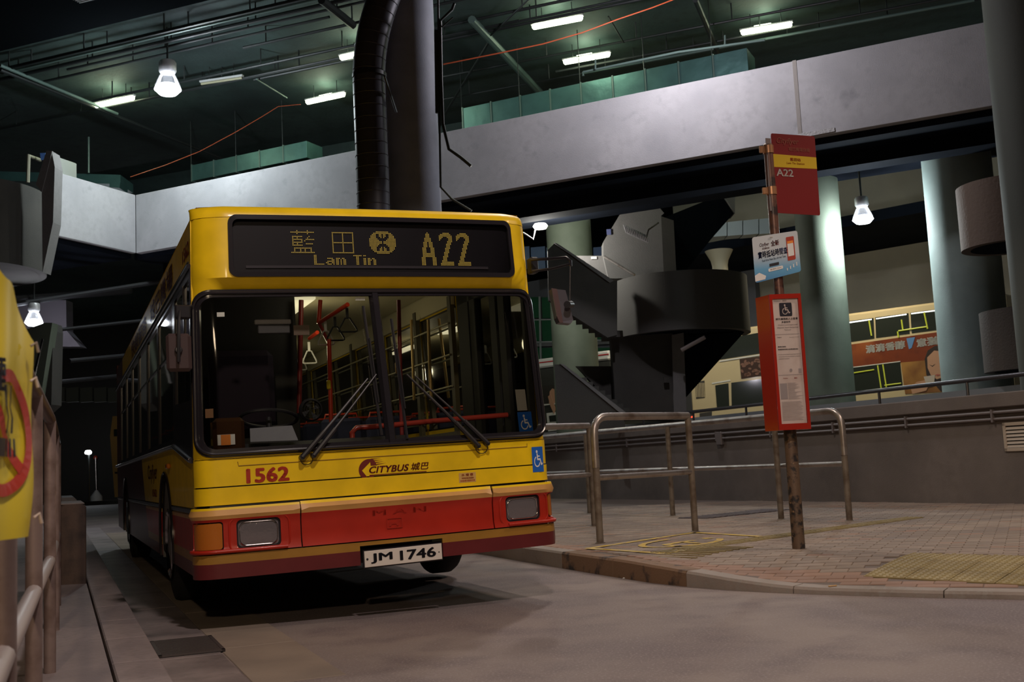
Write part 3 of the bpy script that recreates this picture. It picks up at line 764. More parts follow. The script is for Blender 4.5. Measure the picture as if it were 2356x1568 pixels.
# number plate
pl = B(MB().obox((1.035, -.118, -.024), (.555, -.004, .004), (0, .02, 0), (0, 0, .120), .004), 'plate_holder', m_blackg)
B(MB().obox((1.043, -.124, -.016), (.540, -.004, .004), (0, .008, 0), (0, 0, .106), .002), 'number_plate', M('plate_white', (.72, .66, .60), .4), pl)
text('plate_letters', 'JM', (1.085, -.1265, .005), (.150, -.0012, .001), (0, 0, .066), m_ink, pl, .035, off=BO)
text('plate_number', '1746', (1.285, -.1280, .007), (.255, -.0020, .003), (0, 0, .066), m_ink, pl, .035, off=BO)
for x in (1.062, 1.562): B(MB().lathe((x, -.125, .037), [(.008, 0), (.005, .003), (0, .003)], 8, axis=(0, -1, 0)), 'plate_screw', m_ink, pl)
# lettering on the front
def FT(x0, x1, z0, z1, out=.005): 
    return lambda a, b: FS(x0 + (x1 - x0) * a - 1.25, z0 + (z1 - z0) * b, 0, out)
def ftext(name, body, x0, x1, z0, z1, mat, parent=None, bold=0, shear=0, space=1, out=.0055):
    return text(name, body, (0, 0, 0), (1, 0, 0), (0, 0, 1), mat, parent or bus, bold, shear, space, BO, FT(x0, x1, z0, z1, out))
ftext('fleet_number', '1562', .310, .586, .590, .686, m_redt, bold=.045)
lg = ftext('operator_lettering', 'CITYBUS', 1.118, 1.400, .600, .646, m_marp, bold=.03, shear=.25)
ftext('operator_characters', '城巴', 1.412, 1.542, .601, .652, m_marp, lg, bold=.018, shear=.2)
def fpoly(name, P, mat, parent=None, out=.005):
    return panel(name, P, [], FO(out), mat, parent or bus, .03, 0, off=BO)
# round emblem with an arrow cut out, speed lines and underline
cx, cz = 1.120 - 1.25, .626
circ = [(cx + .073 * math.cos(t), cz + .071 * math.sin(t)) for t in [PI * .36 + (2 * PI - PI * .72) * k / 26 for k in range(27)]]
em = circ + [(cx + .028, cz - .043), (cx - .003, cz - .043), (cx - .006, cz - .062), (cx - .052, cz - .003), (cx + .008, cz + .052), (cx + .010, cz + .026), (cx + .055, cz + .026)]
fpoly('emblem', em, m_marp, lg)
for k in range(4):
    fpoly('speed_line', [(cx + .01 + .014 * k, cz + .067 - k * .0125), (cx + .085 + k * .012, cz + .0715 - k * .0115), (cx + .012 + .014 * k, cz + .0725 - k * .0125)], m_marp, lg, .0052)
fpoly('underline', [(cx + .0, cz - .042), (1.525 - 1.25, .5845), (1.525 - 1.25, .5895), (cx + .0, cz - .036)], m_marp, lg, .0056)
# washer label and wheelchair stickers
wl = fpoly('washer_label', [(1.763 - 1.25, .490), (1.892 - 1.25, .490), (1.892 - 1.25, .557), (1.763 - 1.25, .557)], M('tan_label', (.62, .38, .12), .5), out=.0075)
ftext('label_characters', '水 撥 壺', 1.782, 1.872, .534, .552, m_redt, wl, .02, out=.009)
ftext('label_text', 'WINDSCREEN', 1.783, 1.875, .514, .526, m_redt, wl, .03, out=.009)
ftext('label_text', 'WASHER RESERVOIR', 1.772, 1.884, .496, .508, m_redt, wl, .03, out=.009)
def wheelchair(parent, f, mat, S=1.0):
    """pictogram in unit square mapped by f(a, b)"""
    mb = MB()
    def dsk(cx_, cy_, r_, n=14): mb.add([f(cx_ + r_ * math.cos(2 * PI * k / n), cy_ + r_ * math.sin(2 * PI * k / n)) for k in range(n)], [tuple(range(n))])
    def pl_(pts_, w_):
        for (a, b) in zip(pts_, pts_[1:]):
            d = Vector((b[0] - a[0], b[1] - a[1])); d.normalize(); n = Vector((-d.y, d.x)) * w_ / 2; e = d * w_ * .35
            mb.add([f(a[0] - n.x - e.x, a[1] - n.y - e.y), f(b[0] - n.x + e.x, b[1] - n.y + e.y), f(b[0] + n.x + e.x, b[1] + n.y + e.y), f(a[0] + n.x - e.x, a[1] + n.y - e.y)], [(0, 1, 2, 3)])
    dsk(.43, .84, .075)
    pl_([(.45, .72), (.47, .47), (.68, .47), (.78, .22), (.86, .26)], .085)
    pl_([(.46, .62), (.64, .62)], .06)
    pl_([(.42 + .23 * math.cos(t), .36 + .23 * math.sin(t)) for t in [PI * .62 + PI * 1.28 * k / 12 for k in range(13)]], .065)
    return mb.build('wheelchair_symbol', mat, parent, recalc=False, off=BO if S == 1 else None)
st = fpoly('wheelchair_sticker', [(2.349 - 1.25, .524), (2.444 - 1.25, .524), (2.444 - 1.25, .706), (2.349 - 1.25, .706)], m_blue, out=.0075)
wheelchair(st, lambda a, b: FS(2.349 + .095 * a - 1.25, .545 + .15 * b, 0, .009), m_white)
st = fpoly('window_wheelchair_sticker', [(2.268 - 1.25, .815), (2.385 - 1.25, .815), (2.385 - 1.25, .965), (2.268 - 1.25, .965)], m_blue, out=-.012)
wheelchair(st, lambda a, b: FS(2.268 + .117 * a - 1.25, .822 + .135 * b, 0, -.010), m_white)
fpoly('window_notice', [(2.272 - 1.25, .975), (2.355 - 1.25, .975), (2.355 - 1.25, 1.13), (2.272 - 1.25, 1.13)], M('notice_paper', (.42, .40, .38), .6), out=-.012)
fpoly('window_notice', [(.16 - 1.25, 1.70), (.21 - 1.25, 1.70), (.21 - 1.25, 1.73), (.16 - 1.25, 1.73)], m_white, out=-.012)
fpoly('window_notice', [(1.115 - 1.25, 1.80), (1.185 - 1.25, 1.80), (1.185 - 1.25, 1.82), (1.115 - 1.25, 1.82)], m_white, out=-.012)
fpoly('window_notice', [(.065 - 1.25, 1.03), (.12 - 1.25, 1.03), (.12 - 1.25, 1.09), (.065 - 1.25, 1.09)], M('tan_notice', (.45, .25, .15), .6), out=-.012)
# embossed maker letters and lion badge, same red
m_emb = M('embossed_red', (.37, .019, .009), .3, coat=.5)
ftext('embossed_letters', 'M A N', 1.12, 1.50, .318, .352, m_emb, bold=.02, out=.0235)
fr_ = rr(1.215 - 1.25, .222, 1.325 - 1.25, .292, .006, 2)
panel('badge_frame', fr_, [rr(1.221 - 1.25, .228, 1.319 - 1.25, .286, .004, 2)], FO(.0245), m_emb, bus, .03, .003, off=BO)
panel('badge_animal', [(-.02, .238), (-.005, .238), (.0, .25), (.03, .25), (.035, .238), (.048, .238), (.05, .262), (.058, .272), (.045, .276), (.036, .264), (.0, .262), (-.012, .27), (-.018, .266)], [], FO(.0235), m_emb, bus, .02, .002, off=BO)
# wipers
def wpt(px, py, out=.03):
    p = bat(px, py, -.03); return FS(p.x - 1.25, p.z, 0, out)
for (piv, piv2, top, top2, bt, bb) in (((690, 1052), (716, 1048), (842, 872), (862, 862), (838, 702), (872, 1002)), ((1092, 1026), (1114, 1020), (932, 862), (952, 866), (903, 732), (930, 1010))):
    w_ = B(MB().tube([wpt(*piv, .045), wpt(piv[0] * .5 + top[0] * .5, piv[1] * .5 + top[1] * .5, .05), wpt(*top, .04)], [.018, .012, .007], 8), 'wiper', m_black, smooth=True)
    B(MB().tube([wpt(*piv2, .045), wpt(piv2[0] * .5 + top2[0] * .5, piv2[1] * .5 + top2[1] * .5, .052), wpt(*top2, .04)], [.015, .009, .006], 8), 'wiper_arm_link', m_black, w_, True)
    for q in (piv, piv2): B(MB().tube([wpt(*q, .0), wpt(*q, .055)], .017, 10), 'wiper_spindle', m_black, w_, True)
    a_ = wpt(*piv, .045); 
    for q, q2 in ((piv, top), (piv2, top2)):
        B(MB().tube([wpt(*q, .048), wpt(q[0] + (q2[0] - q[0]) * .33, q[1] + (q2[1] - q[1]) * .33, .052)], .017, 8), 'arm_cover', m_black, w_, True)
    B(MB().tube([wpt(bt[0] + (bb[0] - bt[0]) * k / 8, bt[1] + (bb[1] - bt[1]) * k / 8, .018) for k in range(9)], .011, 6), 'wiper_blade', m_black, w_, True)
    B(MB().tube([wpt(bt[0] + (bb[0] - bt[0]) * k / 8 + 3, bt[1] + (bb[1] - bt[1]) * k / 8, .034) for k in range(2, 7)], .006, 6), 'blade_bridge', m_black, w_, True)
    B(MB().tube([wpt(piv[0] + 12 + 14 * math.cos(t), piv[1] + 3 - 14 * math.sin(t), .012) for t in [PI * 1.0 + PI * 1.2 * k / 10 for k in range(11)]], .0028, 5), 'washer_hose', m_black, w_, True)

# ---------------- sides and roof.  side function: s = distance back (v), w height
def SL(sg):
    def f(s, w, d=0):
        t = tumble(w); x = t + d if sg < 0 else 2.5 - t - d
        if w > 2.36:
            q = min(1, (w - 2.36) / .095); t2 = .09 * (1 - math.sqrt(max(0, 1 - q * q))); x += t2 if sg < 0 else -t2
        return Vector((x, s, w))
    return f
LEN = 10.35
def arch(vc, r=.575, n=14): return [(vc + r * math.cos(t), .127 + r * math.sin(t)) for t in [PI - PI * k / n for k in range(n + 1)]]
for sg in (-1, 1):
    f = SL(sg)
    s0 = RC + .035
    def skirt(a, b): 
        return [(a, 0), (b, 0), (b, .405), (a, .405)]
    AR = {}
    # skirt panels between the wheel arches
    lo = []
    out = [(s0 + .0, .0), (2.24 - .575, .0)] + [(2.24 + .575 * math.cos(t), .127 + .575 * math.sin(t)) for t in [PI + .1 - (PI / 2 - .42) * k / 6 for k in range(7)] if .127 + .575 * math.sin(t) < .405]
    yy = .405; dx = math.sqrt(.575 ** 2 - (yy - .127) ** 2)
    P1 = [(s0, 0), (2.24 - .56, 0), (2.24 - .575, .127), (2.24 - .56, .26), (2.24 - dx, .405), (s0, .405)]
    P2 = [(2.24 + .56, 0), (8.1 - .56, 0), (8.1 - .575, .127), (8.1 - .56, .26), (8.1 - dx, .405), (2.24 + dx, .405), (2.24 + .56, .26), (2.24 + .575, .127)]
    P3 = [(8.1 + .56, 0), (LEN, 0), (LEN, .405), (8.1 + dx, .405), (8.1 + .56, .26), (8.1 + .575, .127)]
    for P in (P1, P2, P3): panel('skirt_panel', P, [], f, LIV, bus, .25, .012, off=BO)
    def arcs(vc): return [(vc + .585 * math.cos(t), .127 + .585 * math.sin(t)) for t in [math.asin((.45 - .127) / .585) + (PI - 2 * math.asin((.45 - .127) / .585)) * k / 12 for k in range(13)]][::-1]
    low = [(s0, .45)] + arcs(2.24) + arcs(8.1) + [(LEN, .45), (LEN, .88), (1.32, .88), (.20, .755), (s0, .755)]
    panel('waist_panel', low, [], f, LIV, bus, .22, .012, off=BO)
    strip = MB()
    # black rubber strip with a break at each wheel arch
    dxs = math.sqrt(.585 ** 2 - (.43 - .127) ** 2)
    for a, b in ((s0 - .03, 2.24 - dxs), (2.24 + dxs, 8.1 - dxs), (8.1 + dxs, LEN)):
        xo = -.010 if sg < 0 else 2.51
        B(MB().box(min(xo, xo + .022 * (-sg)), a, .410, max(xo, xo + .022 * (-sg)), b, .447, .006), 'rub_strip', m_blackg)
    # wheel arch lips
    for vc in (2.24, 8.1):
        xo = -.004 if sg < 0 else 2.504
        B(MB().tube([(xo, vc + .58 * math.cos(t), .127 + .58 * math.sin(t)) for t in [-.22 + (PI + .44) * k / 24 for k in range(25)]], .014, 6), 'wheel_arch_lip', m_blackg, smooth=True)
        xi = .55 if sg < 0 else 1.95; xe = .012 if sg < 0 else 2.488
        w_ = MB(); ring = [(vc + .59 * math.cos(t), .127 + .59 * math.sin(t)) for t in [-.25 + (PI + .5) * k / 20 for k in range(21)]]
        w_.add([(xe, a, b) for a, b in ring] + [(xi, a, b) for a, b in ring], [(k, k + 1, 22 + k, 21 + k) for k in range(20)])
        B(w_, 'wheel_well', m_black)
    # window openings
    if sg < 0:
        wins = [(1.36, 2.70), (2.80, 3.98), (4.08, 5.25), (5.35, 6.50), (6.60, 7.75), (7.85, 9.1)]
        first_ = [(s0 + .005, .79), (1.24, .93), (1.24, 2.00), (s0 + .02, 2.00)]
    else:
        wins = [(1.70, 2.75), (2.80, 3.98), (4.08, 5.25), (5.35, 6.50), (6.60, 7.75), (7.85, 9.1)]
        first_ = [(s0 + .06, .02), (1.55, .02), (1.55, 2.00), (s0 + .06, 2.00)]
    holes = [[(a, .93), (b, .93), (b, 2.02), (a, 2.02)] for a, b in wins] + [first_]
    if sg < 0:
        outer = [(s0, .757), (.20, .757), (1.32, .882), (LEN, .882), (LEN, 2.36), (s0, 2.36)]
    else:
        outer = [(s0, 0.0), (1.66, 0.0), (1.66, .882), (LEN, .882), (LEN, 2.36), (s0, 2.36)]
    if sg < 0:
        # split so that no hole touches the edge
        pass
    panel('window_surround', outer, [[(a, .94), (b, .94), (b, 2.01), (a, 2.01)] for a, b in wins] + [[(x_ if x_ > s0 + .01 else s0 + .03, y_) for x_, y_ in first_]], f, LIV, bus, .22, .012, off=BO)
    panel('cantrail', [(s0, 2.363), (LEN, 2.363), (LEN, 2.452), (s0, 2.452)], [], f, LIV, bus, .03 if False else .09, .006, off=BO)
    mbk = MB()
    for a, b in wins:
        fr1 = panel('side_window', [(a - .045, .915), (b + .045, .915), (b + .045, 2.035), (a - .045, 2.035)], [[(a + .012, .955), (b - .012, .955), (b - .012, 1.995), (a + .012, 1.995)]], lambda s, w, d=0, f=f: f(s, w, d - .008), m_blackg, bus, .4, .014, smooth=False, off=BO)
        panel('glass_pane', [(a, .94), (b, .94), (b, 2.01), (a, 2.01)], [], lambda s, w, d=0, f=f: f(s, w, d + .004), m_sg, fr1, .5, 0, smooth=False, off=BO)
        if sg < 0:
            panel('window_post_trim', [(b + .046, .93), (b + .056, .93), (b + .056, 2.03), (b + .046, 2.03)], [], lambda s, w, d=0, f=f: f(s, w, d - .006), M('window_trim_gold', (.55, .40, .05), .3), fr1, .5, .006, smooth=False, off=BO)
            B(MB().box(f(0, 1.7).x - .006, a, 1.62, f(0, 1.7).x + .01, b, 1.64), 'vent_bar', m_blackg, fr1)
# driver's side window (slanted sill), black lower panel, and the bright sill moulding
f = SL(-1)
dw = panel('driver_window', [(s0 - .0, .765), (1.30, .895), (1.30, 2.04), (s0 - .0, 2.04)], [[(s0 + .05, 1.16), (1.20, 1.20), (1.20, 1.98), (s0 + .05, 1.98)]], lambda s, w, d=0: f(s, w, d - .008), m_blackg, bus, .15, .014, smooth=False, off=BO)
panel('glass_pane', [(s0 + .04, 1.15), (1.21, 1.19), (1.21, 1.99), (s0 + .04, 1.99)], [], lambda s, w, d=0: f(s, w, d + .003), m_sg, dw, .5, 0, smooth=False, off=BO)
B(MB().box(f(0, 1.7).x - .007, .55, 1.17, f(0, 1.7).x + .01, .575, 1.99), 'sliding_bar', m_blackg, dw)
ml = MB().tube([f(v_, w_) + Vector((-.012, 0, 0)) for v_, w_ in ((s0, .762), (.25, .772), (1.30, .893), (2.0, .897), (LEN, .897))], .019, 8)
B(ml, 'sill_moulding', m_blackg, smooth=True)
B(MB().tube([f(v_, w_) + Vector((-.026, 0, 0)) for v_, w_ in ((s0, .772), (.25, .782), (1.30, .903), (2.0, .907), (LEN, .907))], .006, 6), 'bright_sill_line', m_chrome, smooth=True)
B(MB().tube([f(v_, w_) + Vector((-.012, 0, 0)) for v_, w_ in ((s0, 2.055), (LEN, 2.055))], .016, 8), 'window_head_moulding', m_blackg, smooth=True)
B(MB().tube([f(v_, w_) + Vector((-.016, 0, 0)) for v_, w_ in ((s0, 2.078), (LEN, 2.078))], .007, 6), 'bright_head_line', m_chrome, smooth=True)
# side indicator, fleet number, side lettering
B(MB().box(-.03, 1.72, .735, .0, 1.86, .775, .008), 'side_indicator', m_amber)
def stext(name, body, v0, v1, z0, z1, mat, bold=.03):
    return text(name, body, (0, 0, 0), (0, 1, 0), (0, 0, 1), mat, bus, bold, 0, 1, BO, lambda a, b: f(v1 + (v0 - v1) * a, z0 + (z1 - z0) * b) + Vector((-.004, 0, 0)))
stext('side_fleet_number', '1562', .20, .62, 2.15, 2.25, m_redt)
stext('side_lettering', '城巴機場', 1.35, 3.6, 2.13, 2.32, m_marp, .02)
stext('side_lettering', '快線服務', 4.1, 6.6, 2.13, 2.32, m_marp, .02)
stext('side_fleet_number', '1562', 3.1, 3.6, .50, .57, m_redt)
stext('side_lettering', 'Cityflyer', 3.0, 4.1, .62, .80, m_marp, .01)
# roof, rear, floor
rf_ = MB(); N_ = 14
sec = [(.075 + 2.35 * k / N_, 2.452 + .028 * math.sin(PI * k / N_)) for k in range(N_ + 1)]
vs_ = [];
for k, (x, z) in enumerate(sec):
    vs_ += [(x, FS(x - 1.25, 2.452).y, 2.451), (x, .55, z), (x, LEN, z)]
fs_ = []
for k in range(N_):
    for j in range(2): fs_.append((3 * k + j, 3 * k + 3 + j, 3 * k + 4 + j, 3 * k + 1 + j))
rf_.add(vs_, fs_)
B(rf_, 'roof', LIV, smooth=True)
B(MB().box(.03, LEN - .02, 0, 2.47, LEN, 2.44, .01), 'rear_panel', LIV)
B(MB().box(.02, .12, .04, 2.48, 1.6, .09), 'saloon_floor', m_dark)
B(MB().box(.02, 1.6, .04, 2.48, LEN - .03, .09), 'saloon_floor', m_dark)
B(MB().box(.10, .15, 2.20, 2.40, LEN - .03, 2.22), 'saloon_ceiling', m_int)
for sg, x0, x1 in ((-1, .05, .08), (1, 2.42, 2.45)):
    B(MB().box(x0, 1.7, 2.02, x1, LEN - .05, 2.22), 'ceiling_cove', m_int)
    B(MB().box(x0 - .02, 1.7, .09, x1 - .02, LEN - .05, .90), 'side_lining', M('grey_lining', (.16, .15, .14), .7))
B(MB().box(.12, 9.4, .09, 2.38, LEN - .03, 2.2), 'rear_bulkhead', M('rear_lining', (.10, .09, .09), .7))
# wheels
def wheel(u0, sg, vc):
    w_ = MB().lathe((u0, vc, .127), [(.26, 0), (.40, -.0), (.455, .02), (.476, .05), (.478, .20), (.455, .235), (.40, .25), (.26, .25)], 36, axis=(-1 if sg < 0 else 1, 0, 0))
    w = B(w_, 'wheel', m_tyre, smooth=True)
    B(MB().lathe((u0 + .25 * sg, vc, .127), [(.262, -.02), (.27, .0), (.25, -.03), (.17, -.09), (.165, .0), (.10, .02), (0, .022)], 28, axis=(sg, 0, 0)), 'hub', M('wheel_grey', (.3, .28, .27), .35, .7), w, True)
    B(MB().lathe((u0 + .25 * sg, vc, .127), [(.262, .0), (.285, .022), (.262, .028), (.24, .01)], 32, axis=(sg, 0, 0)), 'wheel_trim_ring', m_chrome, w, True)
for vc in (2.24, 8.1):
    wheel(.285, -1, vc); wheel(2.215, 1, vc)
B(MB().tube([(.3, 2.24, .08), (2.2, 2.24, .08)], .06, 8), 'front_axle', m_black)
B(MB().tube([(.3, 8.1, .10), (2.2, 8.1, .10)], .09, 8), 'rear_axle', m_black)
B(MB().box(.6, .3, -.02, 1.9, LEN - .3, .05), 'underframe', m_black)
# mirrors
mir = B(MB().obox(bat(380, 766, -.10), (.158, .02, .0), (0.01, .05, .0), (.0, .0, -.245), .02), 'mirror', M('mirror_shell', (.055, .035, .035), .4))
p = bat(412, 770, -.12)
B(MB().tube([bat(411, 832, -.12), bat(411, 745, -.12), bat(413, 712, -.05), bat(440, 704, .05)], .011, 8), 'mirror_arm', m_black, mir, True)
B(MB().obox(bat(402, 700, -.07), (.10, .02, 0), (0, .06, 0), (0, 0, -.09), .01), 'arm_bracket', m_black, mir)
B(MB().lathe(bat(411, 805, -.105), [(.025, 0), (.02, .015), (0, .018)], 12, axis=(0, -1, 0)), 'mirror_knob', m_black, mir, True)
mr = MB().prism([bat(1270, 664, -.30), bat(1301, 667, -.36), bat(1319, 735, -.36), bat(1314, 744, -.36), bat(1287, 741, -.30), bat(1282, 730, -.30)], (.02, .10, .0))
mir2 = B(mr, 'mirror', M('mirror_shell_grey', (.09, .085, .10), .35))
B(MB().prism([bat(1268, 663, -.305), bat(1280, 665, -.31), bat(1294, 742, -.31), bat(1286, 742, -.305), bat(1280, 728, -.305)], (.0, -.012, .0)), 'mirror_edge', M('mirror_edge_brown', (.10, .06, .06), .4), mir2)
B(MB().tube([bat(1222, 597, .0), bat(1262, 595, -.15), bat(1303, 592, -.30), bat(1313, 600, -.33), bat(1313, 612, -.33)], .011, 8), 'mirror_arm', m_blackg, mir2, True)
B(MB().tube([bat(1226, 623, .0), bat(1268, 618, -.15), bat(1312, 607, -.33)], .010, 8), 'mirror_arm', m_blackg, mir2, True)
B(MB().tube([bat(1312, 602, -.33), bat(1311, 700, -.33)], .006, 8), 'mirror_drop_rod', m_black, mir2, True)
B(MB().tube([bat(1314, 700, -.30), bat(1305, 700, -.40)], .026, 10), 'mirror_clamp', m_black, mir2, True)
B(MB().obox(bat(1222, 590, .03), (.06, .0, 0), (0, .10, 0), (0, 0, -.12), .01), 'arm_bracket', m_black, mir2)
# ---------------- interior seen through the windscreen
def btube(name, pts, r, mat, parent=None): return B(MB().tube(pts, r, 10), name, mat, parent, True)
dash = B(MB().prism([(.06, .12, .75), (1.55, .12, .75), (1.55, .45, .86), (.06, .45, .86)], (0, 0, -.14)), 'dashboard', m_dark)
B(MB().prism([bat(575, 985, .42), bat(672, 978, .42), bat(686, 1012, .30), bat(576, 1016, .30)], (0, .01, -.01)), 'instrument_cowl', M('silver_grey_cowl', (.22, .22, .25), .45), dash)
B(MB().box(1.55, .14, .40, 2.42, .18, .80, .01), 'front_partition', m_dark)
B(MB().box(.05, .13, .09, 1.6, .16, .80), 'front_bulkhead', m_dark)
sw = B(MB().tube([bat(618 + 66 * math.cos(t), 962 + 20 * math.sin(t), .52 + .12 * math.sin(t)) for t in [2 * PI * k / 28 for k in range(28)]], .013, 8, closed=True), 'steering_wheel', m_black, smooth=True)
btube('steering_column', [bat(618, 962, .52), bat(620, 1010, .42)], .02, m_black, sw)
ds = B(MB().box(.28, 1.35, 1.0, .78, 1.5, 1.62, .05), 'driver_seat', M('driver_seat_fabric', (.03, .02, .05), .8))
B(MB().box(.26, 1.0, .62, .80, 1.5, .76, .04), 'seat_cushion', MATS['driver_seat_fabric'], ds)
B(MB().box(.12, 1.62, .1, 1.02, 1.66, 2.16, .01), 'driver_partition', m_dark)
btube('partition_pole', [bat(693, 690, 1.5), bat(688, 950, 1.5)], .02, M('dark_red_pole', (.25, .03, .03), .4))
# fare box with orange card
fb = B(MB().obox(bat(489, 962, .22), (.21, 0, 0), (0, .16, 0), (0, 0, -.27), .025), 'ticket_machine', M('brown_gloss_plastic', (.05, .022, .01), .15, coat=.5))
B(MB().obox(bat(500, 1000, .212), (.115, 0, 0), (0, .006, 0), (0, 0, -.07)), 'white_card', m_white, fb)
B(MB().obox(bat(508, 1000, .206), (.063, 0, 0), (0, .004, 0), (0, 0, -.07)), 'orange_card', m_orange, fb)
B(MB().box(.45, .22, 1.665, .70, .26, 1.70, .006), 'sun_visor', M('visor_grey', (.30, .28, .30), .4))
B(MB().box(.47, .22, 1.60, .69, .25, 1.66, .006), 'visor_pocket', M('visor_dark', (.07, .065, .07), .6))
B(MB().box(.72, .25, 1.59, .83, .26, 1.66), 'operator_card', M('card_brown', (.16, .11, .08), .6))
# driver's fan
fc = bat(714, 943, .55); fan = B(MB().lathe(fc, [(.07, -.01), (.085, 0), (.085, .03), (.07, .045)], 20, axis=(0, -1, 0)), 'cab_fan', m_black, smooth=True)
for k in range(4): B(MB().prism([fc + Vector((math.cos(a) * r_, -.02, math.sin(a) * r_)) for a, r_ in ((k * PI / 2, .01), (k * PI / 2 + .2, .07), (k * PI / 2 + .8, .07))], (0, .004, 0)), 'fan_blade', m_dark, fan)
for k in range(4): B(MB().tube([fc + Vector((math.cos(t) * (.018 + .018 * k), -.048, math.sin(t) * (.018 + .018 * k))) for t in [2 * PI * j / 20 for j in range(20)]], .0015, 4, closed=True), 'fan_guard_ring', M('fan_wire', (.12, .11, .11), .3, .7), fan)
# grab rails
V1 = 1.9
btube('grab_pole', [bat(757, 780, V1), bat(762, 975, V1)], .019, m_redp)
B(MB().obox(bat(752, 874, V1 - .03), (.035, 0, 0), (0, .03, 0), (0, 0, -.08), .008), 'bell_push', m_yp)
btube('ceiling_rail', [bat(734, 742, 2.0), bat(800, 700, 1.5)], .019, m_redp)
btube('ceiling_stanchion', [bat(737, 690, 2.0), bat(733, 744, 2.0)], .019, m_redp)
btube('ceiling_rail', [bat(734, 742, 2.0), bat(757, 790, 2.1)], .016, M('dark_red_rail', (.35, .04, .03), .35))
btube('ceiling_rail', [bat(712, 778, 3.2), bat(730, 764, 2.9)], .019, m_redp)
btube('front_barrier_rail', [bat(812, 1035, .5), bat(810, 995, .5), bat(820, 984, .5), bat(900, 978, .52), bat(1000, 968, .55), bat(1180, 953, .6), bat(1190, 962, .6), bat(1186, 1000, .6)], .021, M('maroon_barrier', (.35, .04, .025), .3))
btube('grab_pole', [bat(917, 690, .8), bat(925, 1010, .8)], .016, MATS['dark_red_pole'])
B(MB().obox(bat(910, 832, .77), (.04, 0, 0), (0, .03, 0), (0, 0, -.09), .008), 'bell_push', M('amber_plastic', (.6, .3, .02), .4))
for (px, py, v_, mt, sc_) in ((800, 748, 1.7, m_dark, 1.25), (772, 768, 1.9, m_dark, 1.2), (750, 778, 2.0, m_lampb, 1.1), (712, 822, 3.0, m_lampb, 1.05), (692, 838, 3.6, m_lampb, .9)):
    c = bat(px, py, v_); a = .062 * sc_
    hg = B(MB().tube([c + Vector((x, 0, z)) for x, z in ((-a, -.05), (-a * .8, -.055), (a * .8, -.055), (a, -.05), (a * .98, -.03), (.02, .062), (-.02, .062), (-a * .98, -.03))], .008, 6, closed=True), 'strap_hanger', mt, smooth=True)
    B(MB().box(c.x - .012, c.y - .003, c.z + .06, c.x + .012, c.y + .003, c.z + .15), 'strap', mt, hg)
# pale bars standing in for lit, reflected window edges; then saloon posts
bar_m = M('pale_lit_edge', (.55, .52, .36), .3, .3)
for w_ in (1.02, 1.30, 1.58, 1.86):
    btube('lit_edge_bar', [(2.40, 1.75, w_), (2.40, 8.9, w_)], .009, bar_m)
for v_ in (1.75, 2.77, 4.03, 5.3, 6.5, 7.8):
    B(MB().box(2.41, v_ - .04, .9, 2.45, v_ + .04, 2.1), 'nearside_post', M('olive_post', (.10, .09, .06), .5))
for (px, v_) in ((985, 1.6), (946, 2.6)):
    btube('grab_pole', [bat(px, 735, v_), bat(px + 7, 920, v_)], .014, M('brass_pole', (.55, .38, .15), .3, .4))
# front door on the nearside: black frames
m_dfr = M('matt_black_frame', (.006, .006, .006), .7)
dr = B(MB().box(2.44, .16, .05, 2.49, .22, 2.10, .008), 'passenger_door', m_dfr)
for a, b in ((.52, .66), (.70, .84), (1.16, 1.30), (1.32, 1.60)): B(MB().box(2.43, a, .05, 2.485, b, 2.10, .008), 'door_post', m_dfr, dr)
for z0_, z1_ in ((.05, .12), (1.98, 2.12)): B(MB().box(2.43, .16, z0_, 2.485, 1.6, z1_, .006), 'door_rail', m_dfr, dr)
B(MB().box(2.462, .2, .1, 2.466, 1.5, 2.0), 'door_glass', glass('door_glass', (.75, .78, .75)), dr)
for k in range(5):                            # seats in pairs
    for x0 in (.18, .62, 1.5, 1.94):
        if k == 0 and x0 < 1: continue
        v_ = 2.6 + k * .85
        sb = B(MB().box(x0, v_ + .36, .50, x0 + .40, v_ + .44, 1.12, .03), 'passenger_seat', m_seat)
        B(MB().box(x0, v_, .42, x0 + .40, v_ + .42, .52, .03), 'seat_cushion', m_seat, sb)
        btube('seat_grab_bar', [(x0 + .03, v_ + .42, 1.08), (x0 + .05, v_ + .42, 1.16), (x0 + .35, v_ + .42, 1.16), (x0 + .37, v_ + .42, 1.08)], .012, m_redp, sb)
for v_ in (2.3, 4.6, 6.9):
    B(MB().box(1.15, v_, 2.165, 1.35, v_ + .9, 2.20, .008), 'ceiling_light', M('bus_interior_lamp', (1, 1, .9), .4, emit=((1.0, .88, .55), .7)))
lb = light('POINT', (0, 0, 0), 4.5, (1.0, .86, .52), .1); lb.location = BM @ Vector((1.35, 2.6, 1.75 + OFF))
lb = light('POINT', (0, 0, 0), 3.5, (1.0, .86, .52), .1); lb.location = BM @ Vector((1.4, 6.0, 1.75 + OFF))

lb = light('POINT', (0, 0, 0), 1.6, (1.0, .88, .6), .08); lb.location = BM @ Vector((1.25, 1.1, 2.0 + OFF))  # added light with no fitting, brightens the red grab rails

